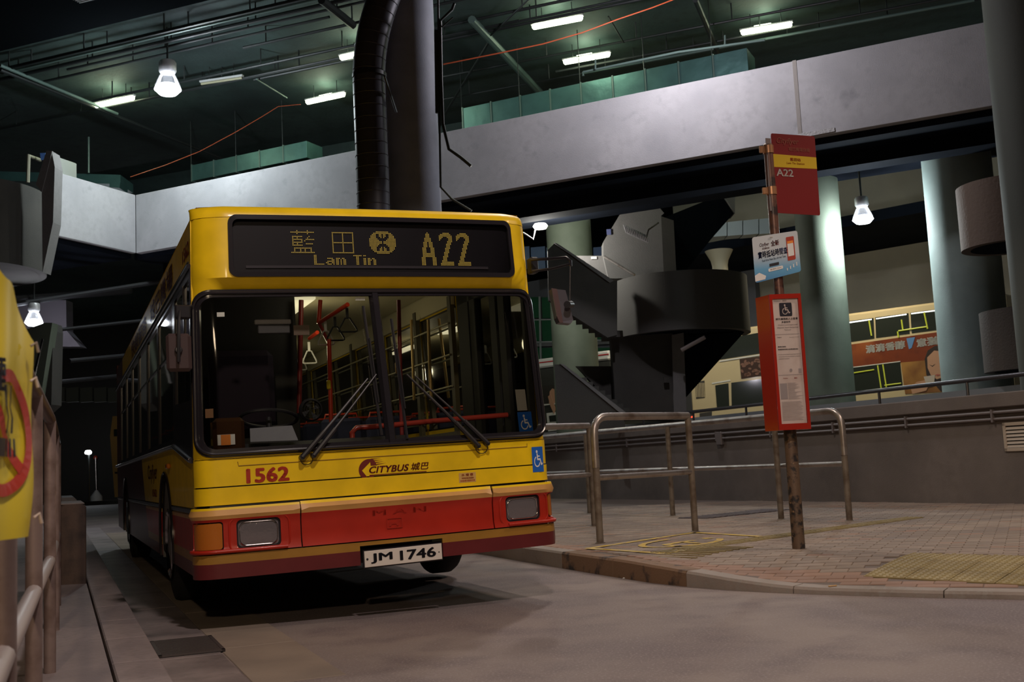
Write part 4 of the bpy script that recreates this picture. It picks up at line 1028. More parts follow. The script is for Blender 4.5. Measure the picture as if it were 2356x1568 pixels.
# ================================================================== BARRIERS, SIGN POLE
def bend(a, b, c, r, n=6):                    # rounded corner at b
    a, b, c = Vector(a), Vector(b), Vector(c); d1 = (a - b).normalized(); d2 = (c - b).normalized()
    p0 = b + d1 * r; p1 = b + d2 * r; return [p0 * (1 - t) ** 2 + b * 2 * t * (1 - t) + p1 * t * t for t in [k / n for k in range(n + 1)]]
ZT, ZMr, ZP = 1.42, .80, .15
def barrier(label, posts, round_start, round_end, group=None, open_start=None):
    b0 = Vector((*posts[0], ZP)); root = empty('pedestrian_barrier', b0, label, 'barrier', group)
    P = [Vector((*p, 0)) for p in posts]; o_ = O(b0)
    start = Vector((*open_start, 0)) if open_start else P[0]
    top = []
    if round_start and not open_start: top += [P[0] + UPV * .9] + bend(P[0] + UPV * .9, P[0] + UPV * ZT, P[1] + UPV * ZT, .2)
    else: top += [start + UPV * ZT]
    if round_end: top += bend(P[-2] + UPV * ZT, P[-1] + UPV * ZT, P[-1] + UPV * .9, .2) + [P[-1] + UPV * .9]
    else: top += [P[-1] + UPV * ZT]
    MB().tube(top, .04, 14).build('top_rail', m_rail, root, True, o_)
    MB().tube([start + UPV * ZMr, P[-1] + UPV * ZMr], .03, 12).build('middle_rail', m_rail, root, True, o_)
    for i, p in enumerate(P):
        h = .92 if (i == 0 and round_start and not open_start) or (i == len(P) - 1 and round_end) else ZT - .02
        MB().tube([p + UPV * (ZP - .02), p + UPV * h], .036, 14).build('post', m_railb, root, True, o_)
        MB().lathe(p + UPV * (ZP - .005), [(.05, 0), (.052, .008), (.04, .014)], 14).build('foot_collar', m_railb, root, True, o_)
barrier('short grey steel hoop barrier nearest the kerb, rounded at its left end', [(.79, 11.07), (1.91, 12.06)], True, False, 'steel barriers at the bus stop')
barrier('long grey steel barrier running along the ramp wall behind the sign pole', [(1.10, 17.4), (2.15, 15.48), (3.2, 13.49), (3.77, 12.60)], False, True, 'steel barriers at the bus stop', open_start=(-1.0, 21.4))
barrier('grey steel barrier end showing between the bus and the nearest hoop barrier', [(.93, 13.91), (-.35, 12.95)], False, False, 'steel barriers at the bus stop')

PB = onz(1838, 1262, .148)
pole = empty('bus_stop_pole', (PB.x, PB.y, .148), 'rusty round bus stop pole standing on the pavement', 'pole')
MB().tube([(0, 0, -.01), (0, 0, 1.10)], .054, 18).build('lower_pole', m_rust, pole, True)
MB().tube([(0, 0, 1.08), (0, 0, 3.50)], .042, 18).build('upper_pole', M('worn_brown_pole', (.16, .08, .06), .38, .3, var=[(10, (.05, .035, .035), .5, .62)], bump=(50, .2, .003)), pole, True)
MB().tube([(0, 0, 1.09), (0, 0, 1.13)], .062, 18).build('pole_collar', M('ochre_collar', (.35, .17, .04), .5), pole, True)
MB().lathe((0, 0, 3.50), [(.044, -.01), (.044, .02), (.03, .035), (0, .037)], 16).build('pole_cap', m_rust, pole, True)
YP = PB.y
def face(pts, Y): return [at(x, y, Y) for x, y in pts]
# flag sign
fq = [at(1773, 307, YP - .02), at(1874, 313, YP + .04), at(1887, 496, YP + .04), at(1785, 489, YP - .02)]
fs = empty('bus_stop_flag', fq[3], 'maroon bus stop flag sign with yellow band and A22 at the top of the pole', 'sign')
fx = (fq[1] - fq[0] + fq[2] - fq[3]) / 2; fz = (fq[3] - fq[0] + fq[2] - fq[1]) / 2; fn = fx.cross(fz).normalized()
if fn.y > 0: fn = -fn
c_ = sum(fq, Vector()) / 4
def FQ(a, b, o=0.0): return c_ + fx * (a - .5) + fz * (.5 - b) + fn * o
def flag_poly(name, P, mat, o=0.004, parent=fs):
    return MB().add([FQ(a, b, o) for a, b in P], [tuple(range(len(P)))]).build(name, mat, parent, off=O(fs.location), recalc=False)
rp = rr(0, 0, 1, 1, .03, 3)
MB().prism([FQ(a, b, .003) for a, b in rp], fn * -.006).build('sign_plate', m_flag, fs, off=O(fs.location))
flag_poly('yellow_band', [(0.0, .575), (1, .585), (1, .73), (0.0, .74)], m_yelsign)
def ftx(name, body, a0, a1, b0, b1, mat, bold=.02, shear=0):
    return text(name, body, 0 * UPV, UPV, UPV, mat, fs, bold, shear, 1, O(fs.location), lambda a, b: FQ(a0 + (a1 - a0) * a, b0 + (b1 - b0) * b, .006))
ftx('route_number', 'A22', .07, .45, .465, .555, m_white, .02)
ftx('stop_name_characters', '藍田站', .40, .64, .665, .705, m_redt, .02)
ftx('stop_name', 'Lam Tin Station', .32, .72, .625, .65, m_redt, .01)
ftx('faded_lettering', 'Cityflyer', .12, .62, .86, .95, M('faded_gold', (.24, .06, .03), .5), .0, .3)
ftx('faded_characters', '城巴機場快線', .38, .86, .79, .84, MATS['faded_gold'], .0)
br = MB().prism([FQ(-.13, .02), FQ(-.02, .02), FQ(-.02, .93), FQ(-.13, .93)], fn * .012); br.build('mounting_strip', M('strip_grey', (.22, .18, .18), .5, .4), fs, off=O(fs.location))
for b_ in (.80, .28):
    zc = FQ(0, b_).z; q = Vector((PB.x, PB.y, zc))
    MB().tube([q - UPV * .035, q + UPV * .035], .048, 18).build('clamp_band', M('copper_clamp', (.50, .26, .14), .35, .6), fs, True, O(fs.location))
    MB().obox(q + Vector((-.085, -.03, -.03)), (.05, 0, 0), (0, .02, 0), (0, 0, .06), .004).build('clamp_lug', MATS['copper_clamp'], fs, off=O(fs.location))
# small blue and white poster board
bq = [at(1730, 546, YP - .065), at(1834, 530, YP - .065), at(1843, 624, YP - .065), at(1738, 651, YP - .065)]
bd = empty('poster_board', bq[3], 'pale blue and white poster board tilted on the pole below the flag', 'sign')
def BQ(a, b, o=0.0): return (bq[3] * (1 - a) + bq[2] * a) * (1 - b) + (bq[0] * (1 - a) + bq[1] * a) * b + Vector((0, -1, 0)) * o
mp = bpy.data.materials.new('poster_gradient'); mp.use_nodes = True; nt = mp.node_tree
tcn = nt.nodes.new('ShaderNodeTexCoord'); spn = nt.nodes.new('ShaderNodeSeparateXYZ'); nt.links.new(tcn.outputs['Object'], spn.inputs[0])
mrn = nt.nodes.new('ShaderNodeMapRange'); mrn.inputs['From Min'].default_value = 0; mrn.inputs['From Max'].default_value = .34; nt.links.new(spn.outputs['Z'], mrn.inputs['Value'])
crn = nt.nodes.new('ShaderNodeValToRGB'); nt.links.new(mrn.outputs['Result'], crn.inputs[0]); nt.links.new(crn.outputs[0], nt.nodes['Principled BSDF'].inputs['Base Color'])
ee = crn.color_ramp.elements; ee[0].color = (.05, .22, .48, 1); ee[1].position = .75; ee[1].color = (.55, .60, .65, 1); q_ = ee.new(.35); q_.color = (.13, .38, .62, 1)
MB().prism([BQ(a, b, .002) for a, b in rr(0, 0, 1, 1, .05, 4)], (0, .005, 0)).build('board', mp, bd, off=O(bd.location))
def btx(name, body, a0, a1, b0, b1, mat, bold=.02, shear=0):
    return text(name, body, 0 * UPV, UPV, UPV, mat, bd, bold, shear, 1, O(bd.location), lambda a, b: BQ(a0 + (a1 - a0) * a, b0 + (b1 - b0) * b, .004))
btx('headline_characters', '實時抵站時間查詢', .10, .84, .50, .66, M('navy_print', (.03, .05, .22), .5), .03)
btx('new_characters', '全新', .40, .58, .73, .86, m_redt, .03)
btx('script_lettering', 'Cityflyer', .15, .36, .74, .84, m_redt, .02, .3)
btx('script_characters', '城巴機場快線', .20, .36, .69, .73, m_redt, .02)
btx('headline_text', 'Real-time Next Bus Arrival Time', .18, .70, .42, .47, MATS['navy_print'], .01)
def bpoly(name, P, mat, o=.004): return MB().add([BQ(a, b, o) for a, b in P], [tuple(range(len(P)))]).build(name, mat, bd, off=O(bd.location), recalc=False)
bpoly('phone_picture', rr(.735, .32, .91, .88, .02, 2), M('phone_red', (.42, .05, .03), .4)); bpoly('phone_screen', [(.755, .42), (.885, .42), (.885, .78), (.755, .78)], m_white, .005)
bpoly('phone_header', [(.755, .72), (.885, .72), (.885, .78), (.755, .78)], m_orange, .0055)
bpoly('caption_bar', rr(.30, .17, .62, .245, .02, 2), m_white); btx('caption_text', '城巴新巴 Citybus', .34, .58, .19, .225, m_redt, .02)
bpoly('badge_bar', [(.33, .28), (.54, .28), (.54, .345), (.33, .345)], m_ink)
bpoly('skyline', [(.0, .03), (.0, .16), (.10, .20), (.24, .10), (.22, .03)], m_white); 
for k, a in enumerate((.70, .77, .84, .91)): bpoly('bus_stop_icon', [(a, .10 + .02 * k), (a + .02, .10 + .02 * k), (a + .02, .16 + .03 * k), (a, .16 + .03 * k)], m_white)
MB().box(-.012, -.004, 0, .012, .0, .012).build('cable_tie', m_lampb, bd).location = BQ(.42, .93, .006) - bd.location
# red timetable case
cz0, cz1 = at(1800, 990, YP).z, at(1800, 682, YP).z
L0 = Vector((*at(1749, 835, YP + .02).xy, 0)); L1 = Vector((*at(1780, 835, YP - .15).xy, 0)); L2 = Vector((*at(1853, 835, YP - .13).xy, 0)); L3 = L2 + Vector((.02, .16, 0)); L4 = Vector((L0.x + .03, YP + .13, 0))
case = empty('timetable_case', (L1.x, L1.y, cz0), 'tall red timetable case with a wheelchair notice fixed round the pole', 'sign')
oc = O(case.location)
MB().prism([p + UPV * (cz0 + .0) for p in (L1, L2, L3, L4, L0)], UPV * (cz1 - cz0)).build('case_body', m_cases, case, off=oc)
fxv = L2 - L1; W_ = fxv.length; fxu = fxv.normalized(); nn = Vector((fxu.y, -fxu.x, 0))
HC = cz1 - cz0
def CQ(a, b, o=0.0): return L1 + fxv * a + UPV * (cz0 + HC * b) + nn * o
for P in ([(0, 0), (.09, 0), (.09, 1), (0, 1)], [(.91, 0), (1, 0), (1, 1), (.91, 1)], [(0.09, 0), (.91, 0), (.91, .045), (.09, .045)], [(.09, .965), (.91, .965), (.91, 1), (.09, 1)]):
    MB().prism([CQ(a, b) for a, b in P], nn * .018).build('case_frame', m_cases, case, off=oc)
MB().prism([CQ(a, b, .001) for a, b in ((.10, .045), (.90, .045), (.90, .965), (.10, .965))], nn * .004).build('notice_sheet', m_paper, case, off=oc)
def cpoly(name, P, mat, o=.007): return MB().add([CQ(a, b, o) for a, b in P], [tuple(range(len(P)))]).build(name, mat, case, off=oc, recalc=False)
def ctx(name, body, a0, a1, b0, b1, mat, bold=.01): return text(name, body, 0 * UPV, UPV, UPV, mat, case, bold, 0, 1, oc, lambda a, b: CQ(a0 + (a1 - a0) * a, b0 + (b1 - b0) * b, .0075))
ctx('sheet_heading', 'Citybus   城巴', .14, .55, .945, .955, m_grey)
ib = cpoly('symbol_panel', rr(.30, .835, .70, .935, .02, 3), m_ink)
wheelchair(case, lambda a, b: Vector(CQ(.33 + .34 * a, .838 + .094 * b, .009)) + Vector(oc), m_paper, S=2)
ctx('notice_characters', '請先讓殘疾人士登車', .16, .86, .808, .824, m_ink, .02)
ctx('notice_characters', '多謝合作', .34, .62, .785, .800, m_ink, .02)
ctx('notice_text', 'Disabled passengers with', .22, .84, .765, .775, m_grey)
ctx('notice_text', 'wheelchair board the bus first.', .18, .86, .747, .757, m_grey)
ctx('notice_text', 'Thank you!', .40, .62, .728, .738, m_grey)
cpoly('sheet_divider', [(.12, .700), (.88, .700), (.88, .703), (.12, .703)], m_grey); cpoly('sheet_divider', [(.12, .400), (.88, .400), (.88, .403), (.12, .403)], m_grey)
cpoly('sheet_border', [(.855, .41), (.865, .41), (.865, .69), (.855, .69)], m_grey)
ctx('sheet_text', 'Citybus', .16, .30, .675, .684, m_ink); ctx('sheet_text', 'Passenger Notice', .55, .84, .675, .681, m_grey)
ctx('sheet_characters', '乘客須知', .16, .42, .605, .615, m_ink, .02); ctx('sheet_characters', '路線服務時間及收費調整通告', .16, .80, .585, .595, m_ink, .02)
for k in range(3): ctx('sheet_text', ['A route service time for passenger with the', 'amended by notice the schedule is as follows', 'published herewith'][k], .16, [.86, .84, .5][k], .548 - k * .016, .557 - k * .016, m_grey)
cpoly('round_stamp', [(.52 + .045 * math.cos(2 * PI * k / 14), .435 + .012 * math.sin(2 * PI * k / 14)) for k in range(14)], m_grey); cpoly('bus_icon', [(.76, .412), (.84, .412), (.84, .445), (.76, .445)], m_grey)
ctx('sheet_text', 'Citybus', .25, .40, .372, .382, m_redt, .02); ctx('sheet_characters', '城巴', .60, .70, .372, .382, m_redt, .02)
cpoly('timetable_block', [(.14, .225), (.36, .225), (.36, .34), (.14, .34)], m_grey)
random.seed(3)
tl = MB()
for k in range(13): b_ = .342 - k * .0095; tl.add([CQ(a, b, .0075) for a, b in ((.38, b_), (.38 + random.uniform(.2, .5), b_), (.60, b_ - .004), (.38, b_ - .004))], [(0, 1, 2, 3)])
for k in range(16): b_ = .205 - k * .0088; tl.add([CQ(a, b, .0075) for a, b in ((.15, b_), (.15 + random.uniform(.45, .7), b_), (.80, b_ - .003), (.15, b_ - .003))], [(0, 1, 2, 3)])
tag(tl.build('small_print_lines', m_grey, case, off=oc, recalc=False), kind='stuff')

# ================================================================== RAMP WALL ON THE RIGHT
rw = empty('wall_right', (WA.x, WA.y, 0), kind='structure'); ow = O(rw.location)
WE = WB + WD * 7; WS = WA - WD * 14
Lw = (WE - WS).length
MB().obox(WS, WD * Lw, WN * .30, UPV * 1.44).build('wall_body', m_wall, rw, off=ow)
MB().obox(WS + UPV * 1.42 - WN * .05, WD * Lw, WN * .42, UPV * .20, .015).build('coping', m_wall, rw, off=ow)
for z_, r_ in ((1.36, .022), (1.27, .020)):
    MB().tube([WS + UPV * z_ - WN * .035, WE + UPV * z_ - WN * .035], r_, 8).build('conduit_pipe', m_rail if False else M('brown_grey_conduit', (.20, .17, .165), .45, .3), rw, True, ow)
n_ = int(Lw / 1.5)
for k in range(n_):
    MB().obox(WS + WD * (k * 1.5 + .3) + UPV * 1.23 - WN * .065, WD * .03, WN * .07, UPV * .17).build('pipe_clip', MATS['brown_grey_conduit'], rw, off=ow)
jb = onv(1652, 985, WA, WB)
MB().obox(Vector((jb.x, jb.y, 1.15)) - WN * .07, WD * .16, WN * .07, UPV * .24, .01).build('junction_box', MATS['brown_grey_conduit'], rw, off=ow)
# louvre vent
v0 = onv(2307, 972, WA, WB); v1 = onv(2320, 1038, WA, WB)
lv = empty('louvre_vent', (v1.x, v1.y, v1.z), 'cream metal louvre vent set in the low wall at the right edge', 'vent'); ol = O(lv.location)
vb = Vector((v0.x, v0.y, v1.z)) - WN * .02; hh = v0.z - v1.z; ww = .62
m_vent = M('cream_vent_metal', (.42, .35, .28), .5)
for (a, b, c, d) in ((0, 0, ww, .045), (0, hh - .045, ww, hh), (0, 0, .045, hh), (ww - .045, 0, ww, hh)):
    MB().obox(vb + WD * a + UPV * b, WD * (c - a), WN * .025, UPV * (d - b), .003).build('vent_frame', m_vent, lv, off=ol)
MB().obox(vb + WD * .04 + UPV * .04 + WN * .018, WD * (ww - .08), WN * .004, UPV * (hh - .08)).build('vent_back', m_black, lv, off=ol)
for k in range(6):
    z_ = .05 + k * (hh - .10) / 6
    MB().prism([vb + WD * .045 + UPV * z_, vb + WD * (ww - .045) + UPV * z_, vb + WD * (ww - .045) + UPV * (z_ + .035) + WN * .016, vb + WD * .045 + UPV * (z_ + .035) + WN * .016], WN * .003).build('slat', m_vent, lv, off=ol)
# handrail on top of the wall
hr = empty('ramp_handrail', WS + UPV * 1.62, 'dark tubular handrail along the top of the low ramp wall', 'handrail'); oh = O(hr.location)
hb = WN * .22
hA = onv(1585, 948, WA + hb, WB + hb); hB = onv(2356, 860, WA + hb, WB + hb)
zl = hA.z; hdir = (hB - hA)
pe = hA + hdir * 1.6; ps = hA - hdir * .7
MB().tube([ps, pe], .032, 12).build('rail_tube', M('dark_bronze_rail', (.08, .075, .08), .3, .6), hr, True, oh)
for px in (1480, 1595, 1716, 1850, 2022, 2224, 2440):
    t_ = (px - 1585) / (2356 - 1585); q = onv(px, 948 - 88 * t_, WA + hb, WB + hb)
    MB().tube([Vector((q.x, q.y, 1.60)), q], .022, 8).build('rail_post', MATS['dark_bronze_rail'], hr, True, oh)
# second low wall behind the ramp
r0 = at(1935, 930, 20.2); r1 = at(2330, 884, 17.6)
d_ = (r1 - r0); d_.z = 0; d_.normalize(); n2 = Vector((-d_.y, d_.x, 0))
MB().prism([Vector((r0.x, r0.y, 0)) - d_ * 12, Vector((r1.x, r1.y, 0)) + d_ * 3, Vector((r1.x, r1.y, 0)) + d_ * 3 + UPV * (r1.z + .02), Vector((r0.x, r0.y, 0)) - d_ * 12 + UPV * (r0.z - .1)], n2 * .25 if n2.y > 0 else -n2 * .25).build('wall_ramp_far', M('ramp_far_wall_grey', (.22, .23, .24), .8), None)
tag(bpy.data.objects['wall_ramp_far'], kind='structure')

# ================================================================== COLUMNS
def column(px, py, Y, wpx, mat, label, z0=0, z1=11, n=40, grp='round concrete columns'):
    c = at(px, py, Y); r = wpx / 2 / FPX * Y
    root = empty('concrete_column', (c.x, c.y, z0), label, 'column', grp)
    MB().tube([(0, 0, 0), (0, 0, (z1 - z0) * .5), (0, 0, z1 - z0)], r, n).build('shaft', mat, root, True)
    MB().lathe((0, 0, 0), [(r + .03, 0), (r + .03, .12), (r, .15)], n).build('plinth', mat, root, True)
    return root, c, r
colc, cc, cr_ = column(942, 240, 16.9, 132, m_colp, 'purple-grey round column beside the black duct, behind the bus roof')
column(1312, 600, 26.5, 105, m_colg, 'pale green round column behind the left end of the spiral stair', z1=9)
column(1893, 650, 21.5, 104, m_colg, 'green-grey round column behind the red timetable case', z1=6.385)
column(2212, 500, 19.8, 154, M('lit_teal_column', (0.24, .30, .285), .7, var=[(1.5, (.19, .24, .225), .4, .7)], bump=(50, .25, .006)), 'teal-lit round column to the right of the hanging bay lamp', z1=6.385)  # paler copy of the column colour, bay lamp's light put into it
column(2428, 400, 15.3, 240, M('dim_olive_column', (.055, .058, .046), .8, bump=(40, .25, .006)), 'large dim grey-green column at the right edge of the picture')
# spiral duct on the centre column
dct = empty('ventilation_duct', at(856, 480, 15.9), 'black corrugated ventilation duct clamped to the centre column', 'duct'); od = O(dct.location)
dp = [at(862, 560, 15.9), at(858, 420, 15.9), at(850, 220, 15.9)] + bend(at(850, 220, 15.9), at(846, 90, 15.9), at(905, -60, 15.9), .7, 8) + [at(905, -60, 15.9), at(960, -200, 15.9)]
top_ = dp[0].z
dp = [Vector((dp[0].x + .06, dp[0].y, .3))] + dp
MB().tube(dp, .245, 28).build('duct_run', m_ductd, dct, True, od)
zz = at(858, 560, 15.9).z
tot = 0
segs = []
for a, b in zip(dp[1:], dp[2:]):
    d = b - a; L_ = d.length; k = 0
    while tot < L_: segs.append((a + d * (tot / L_), d.normalized())); tot += .19
    tot -= L_
for p, d in segs:
    X = d.orthogonal().normalized(); Y_ = d.cross(X)
    MB().tube([p + (X * math.cos(t) + Y_ * math.sin(t)) * .247 for t in [2 * PI * k / 24 for k in range(24)]], .006, 5, closed=True).build('spiral_seam', m_ductd, dct, True, od)
q = at(850, 175, 15.9)
MB().tube([q - UPV * .03, q + UPV * .03], .262, 24).build('duct_clamp', m_black, dct, True, od)
MB().tube([at(885, 175, 15.6), at(912, 258, 16.1)], .018, 6).build('clamp_strut', m_black, dct, True, od)
# conduits on the column's right side
cd_ = empty('column_conduits', at(1016, 440, 16.2), 'black pipes running down the right side of the centre column', 'pipe'); o2 = O(cd_.location)
for pts_, r_ in (([(1045, 8), (1040, 22), (1013, 48), (1015, 180), (1019, 285), (1033, 343), (1060, 362), (1084, 382)], .025), ([(1008, -20), (1010, 200), (1014, 430), (1040, 458), (1085, 485)], .018), ([(1003, 70), (1006, 260)], .03), ([(1017, 62), (1042, 40)], .012)):
    MB().tube([at(x, y, 16.2) for x, y in pts_], r_, 8).build('pipe_run', m_pipe, cd_, True, o2)

# ================================================================== CONCRETE WALKWAY
WS_ = 1.18
BTZ, BBZ = H + 5.93 * WS_, H + 4.70 * WS_
K_ = Vector((-7.66, 21.95, 0)) * WS_; E_ = Vector((8.6, 14.03, 0)) * WS_; Wn_ = Vector((-8.52, 19.92, 0)) * WS_
wd = (E_ - K_).normalized(); wn = Vector((-wd.y, wd.x, 0)); 
if wn.y < 0: wn = -wn
wk = empty('concrete_walkway', (K_.x, K_.y, BBZ), 'pale concrete overhead walkway parapet crossing behind the bus', 'walkway'); okk = O(wk.location)
J_ = onv(1832, 200, K_, E_); J_.z = 0
MB().obox(K_ + UPV * BBZ, J_ - K_ - wd * .02, wn * .2, UPV * (BTZ - BBZ), .01).build('parapet', m_concl, wk, off=okk)
MB().obox(J_ + UPV * BBZ + wd * .02, E_ - J_, wn * .2, UPV * (BTZ - BBZ), .01).build('parapet', m_concl, wk, off=okk)
MB().obox(J_ + UPV * (BBZ - .02) - wd * .035 - wn * .006, wd * .07, wn * .1, UPV * (BTZ - BBZ + .03)).build('joint_strip', M('joint_mortar', (.36, .33, .30), .9, bump=(30, .5, .01)), wk, off=okk)
pa = onv(1762, 308, K_, E_); pb = onv(1918, 270, K_, E_)
MB().prism([Vector((p.x, p.y, z)) - wn * .002 for p, z in ((pa, BBZ), (pb, BBZ + .03), (pb, BBZ + .10), (pa, BBZ + .09))], -wn * .012).build('patch_repair', M('mortar_patch', (.52, .51, .50), .9, bump=(25, .8, .02)), wk, off=okk)
ld = Wn_ - K_; lnn = Vector((ld.y, -ld.x, 0)).normalized(); 
if lnn.x > 0: lnn = -lnn
MB().obox(K_ + UPV * BBZ, ld, lnn * .2, UPV * (BTZ - BBZ), .01).build('parapet', m_concl, wk, off=okk)
# decks (dark soffits) behind the parapets
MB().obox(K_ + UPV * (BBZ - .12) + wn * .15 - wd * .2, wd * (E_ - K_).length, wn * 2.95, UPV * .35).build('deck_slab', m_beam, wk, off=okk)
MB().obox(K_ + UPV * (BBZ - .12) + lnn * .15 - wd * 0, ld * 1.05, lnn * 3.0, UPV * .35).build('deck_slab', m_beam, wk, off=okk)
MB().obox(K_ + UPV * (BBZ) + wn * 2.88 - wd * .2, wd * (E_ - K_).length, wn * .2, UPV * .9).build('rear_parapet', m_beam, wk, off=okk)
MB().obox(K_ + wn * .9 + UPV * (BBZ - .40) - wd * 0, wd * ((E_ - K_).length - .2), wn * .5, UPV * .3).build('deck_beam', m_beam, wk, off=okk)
# left end fin and curved stair drum
fin = empty('stair_parapet_end', at(98, 626, 22.0), 'grey concrete fin where the left stair meets the walkway', 'staircase'); of = O(fin.location)
MB().prism([at(x, y, 22.1) for x, y in ((96, 440), (119, 347), (126, 384), (122, 511), (98, 626))], (.02, .35, 0)).build('fin_wall', m_conc, fin, off=of)
MB().prism([at(x, y, 22.08) for x, y in ((82, 424), (107, 346), (120, 347), (96, 441))], (.0, .12, 0)).build('fin_cap', m_conc, fin, off=of)
def drum(name, label, cpx, Y, r, ytop, ybot, mat, a0=0.0, a1=2 * PI, cat='staircase', inner=True, grp=None):
    c = at(cpx, 600, Y); zt = at(cpx, ytop, Y - r).z; zb = at(cpx, ybot, Y - r).z
    root = empty(name, (c.x, c.y, zb), label, cat, grp)
    MB().lathe((0, 0, 0), [(r, 0), (r, zt - zb), (r - .15, zt - zb), (r - .15, .25), (r - .15, 0), (r, 0)], 48, a0=a0, a1=a1).build('drum_parapet', mat, root, True)
    MB().lathe((0, 0, 0), [(0, .0), (r - .14, 0), (r - .14, .2), (0, .2)], 40).build('drum_landing', m_beam if mat is not m_concd else m_concd, root, True)
    return root, c, zt, zb
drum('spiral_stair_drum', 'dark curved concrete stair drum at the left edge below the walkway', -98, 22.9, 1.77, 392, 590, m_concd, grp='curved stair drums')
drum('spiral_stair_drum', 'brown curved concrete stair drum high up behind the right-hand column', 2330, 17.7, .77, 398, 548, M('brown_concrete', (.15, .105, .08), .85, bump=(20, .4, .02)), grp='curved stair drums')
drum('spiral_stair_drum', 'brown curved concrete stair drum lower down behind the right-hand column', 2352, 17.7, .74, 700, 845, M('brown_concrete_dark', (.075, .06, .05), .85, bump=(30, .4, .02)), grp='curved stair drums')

# ================================================================== SPIRAL STAIR (centre right)
YS = 24.0
ss = empty('spiral_staircase', (at(1560, 950, YS).x, YS, 0), 'dark concrete spiral staircase with a curved drum landing behind the ramp wall', 'staircase'); os_ = O(ss.location)
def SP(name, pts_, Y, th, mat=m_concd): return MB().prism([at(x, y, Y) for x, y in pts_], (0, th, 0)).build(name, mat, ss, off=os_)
dcx = at(1558, 600, YS); rD = 1.50; ztp = at(1558, 621, YS - rD).z; zbt = at(1558, 757, YS - rD).z
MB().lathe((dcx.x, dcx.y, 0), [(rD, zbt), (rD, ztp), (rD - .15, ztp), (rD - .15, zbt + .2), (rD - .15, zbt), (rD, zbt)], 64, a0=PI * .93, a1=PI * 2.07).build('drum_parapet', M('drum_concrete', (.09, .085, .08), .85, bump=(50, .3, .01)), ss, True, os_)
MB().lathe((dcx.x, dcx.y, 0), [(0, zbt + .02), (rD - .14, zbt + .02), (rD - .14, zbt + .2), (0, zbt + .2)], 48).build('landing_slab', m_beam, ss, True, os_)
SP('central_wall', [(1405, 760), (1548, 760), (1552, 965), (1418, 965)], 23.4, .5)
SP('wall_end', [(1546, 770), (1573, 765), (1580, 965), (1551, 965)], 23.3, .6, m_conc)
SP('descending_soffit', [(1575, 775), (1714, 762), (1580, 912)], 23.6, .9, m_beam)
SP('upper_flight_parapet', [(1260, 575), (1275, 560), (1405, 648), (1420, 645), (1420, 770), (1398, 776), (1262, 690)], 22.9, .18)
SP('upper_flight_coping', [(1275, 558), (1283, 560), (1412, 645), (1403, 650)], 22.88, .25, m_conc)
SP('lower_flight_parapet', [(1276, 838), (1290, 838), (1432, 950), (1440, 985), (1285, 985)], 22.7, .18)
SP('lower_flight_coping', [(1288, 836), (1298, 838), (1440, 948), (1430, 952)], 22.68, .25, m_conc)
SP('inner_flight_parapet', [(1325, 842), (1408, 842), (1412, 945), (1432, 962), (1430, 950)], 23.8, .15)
SP('landing_wall', [(1322, 588), (1392, 588), (1400, 645), (1404, 650)], 24.2, .18, m_conc)
SP('upper_wall', [(1388, 556), (1434, 480), (1508, 466), (1528, 490), (1521, 496), (1527, 625), (1460, 640), (1400, 640), (1388, 588)], 24.0, .5, m_conc)
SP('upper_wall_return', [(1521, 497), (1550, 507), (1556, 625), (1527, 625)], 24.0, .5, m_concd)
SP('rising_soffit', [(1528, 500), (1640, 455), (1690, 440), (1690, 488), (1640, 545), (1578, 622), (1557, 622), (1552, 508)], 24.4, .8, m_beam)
SP('upper_landing_end', [(1665, 450), (1691, 437), (1691, 490)], 24.3, .6, m_conc)
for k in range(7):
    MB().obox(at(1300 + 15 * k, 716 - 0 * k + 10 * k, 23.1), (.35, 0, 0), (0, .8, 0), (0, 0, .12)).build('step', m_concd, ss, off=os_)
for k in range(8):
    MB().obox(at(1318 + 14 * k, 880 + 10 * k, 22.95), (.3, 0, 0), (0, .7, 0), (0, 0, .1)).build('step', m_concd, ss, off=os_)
MB().tube([at(1390, 590, 23.7), at(1460, 632, 23.4)], .03, 8).build('stair_handrail', m_rail, ss, True, os_)
MB().obox(at(1528, 880, 23.28), (.11, 0, 0), (0, .05, 0), (0, 0, .12)).build('switch_box', m_concd, ss, off=os_)
MB().obox(at(1396, 540, 23.98), (.10, 0, 0), (0, .01, 0), (0, 0, .13)).build('small_notice', M('notice_blue', (.12, .14, .30), .5), ss, off=os_)
MB().obox(at(1360, 596, 24.18), (.13, 0, 0), (0, .01, 0), (0, 0, .06)).build('small_notice', m_white, ss, off=os_)
# unlit tube light under the drum
tb = at(1568, 805, 22.8); tb2 = at(1622, 775, 22.6)
o = MB().tube([(0, 0, 0), tb2 - tb], .045, 8).build('tube_light', M('unlit_tube_white', (.35, .3, .28), .4)); o.location = tb; tag(o, 'unlit slim tube light fixed under the stair drum', 'light')
# caged flood light on the upper stair wall
fl = empty('caged_floodlight', at(1480, 535, 23.7), 'silver wire-caged floodlight on a bracket on the upper stair wall', 'light'); ofl = O(fl.location)
c0_ = at(1434, 516, 23.6); c1_ = at(1486, 540, 23.6); dv = c1_ - c0_; hz = at(1440, 534, 23.6) - at(1434, 516, 23.6)
MB().prism([c0_, c1_, c1_ + hz, c0_ + hz], (0, .06, 0)).build('lamp_tray', M('bright_cage', (.5, .48, .5), .3, .7), fl, off=ofl)
for k in range(13):
    a = c0_ + dv * (k / 12); MB().tube([a + Vector((0, -.01, 0)), a + hz * .5 + Vector((0, -.08, 0)), a + hz + Vector((0, -.01, 0))], .008, 5).build('cage_wire', MATS['bright_cage'], fl, True, ofl)
MB().tube([at(1487, 548, 23.6), at(1492, 528, 23.6), at(1515, 512, 23.8)], .02, 8).build('bracket_arm', m_rail, fl, True, ofl)

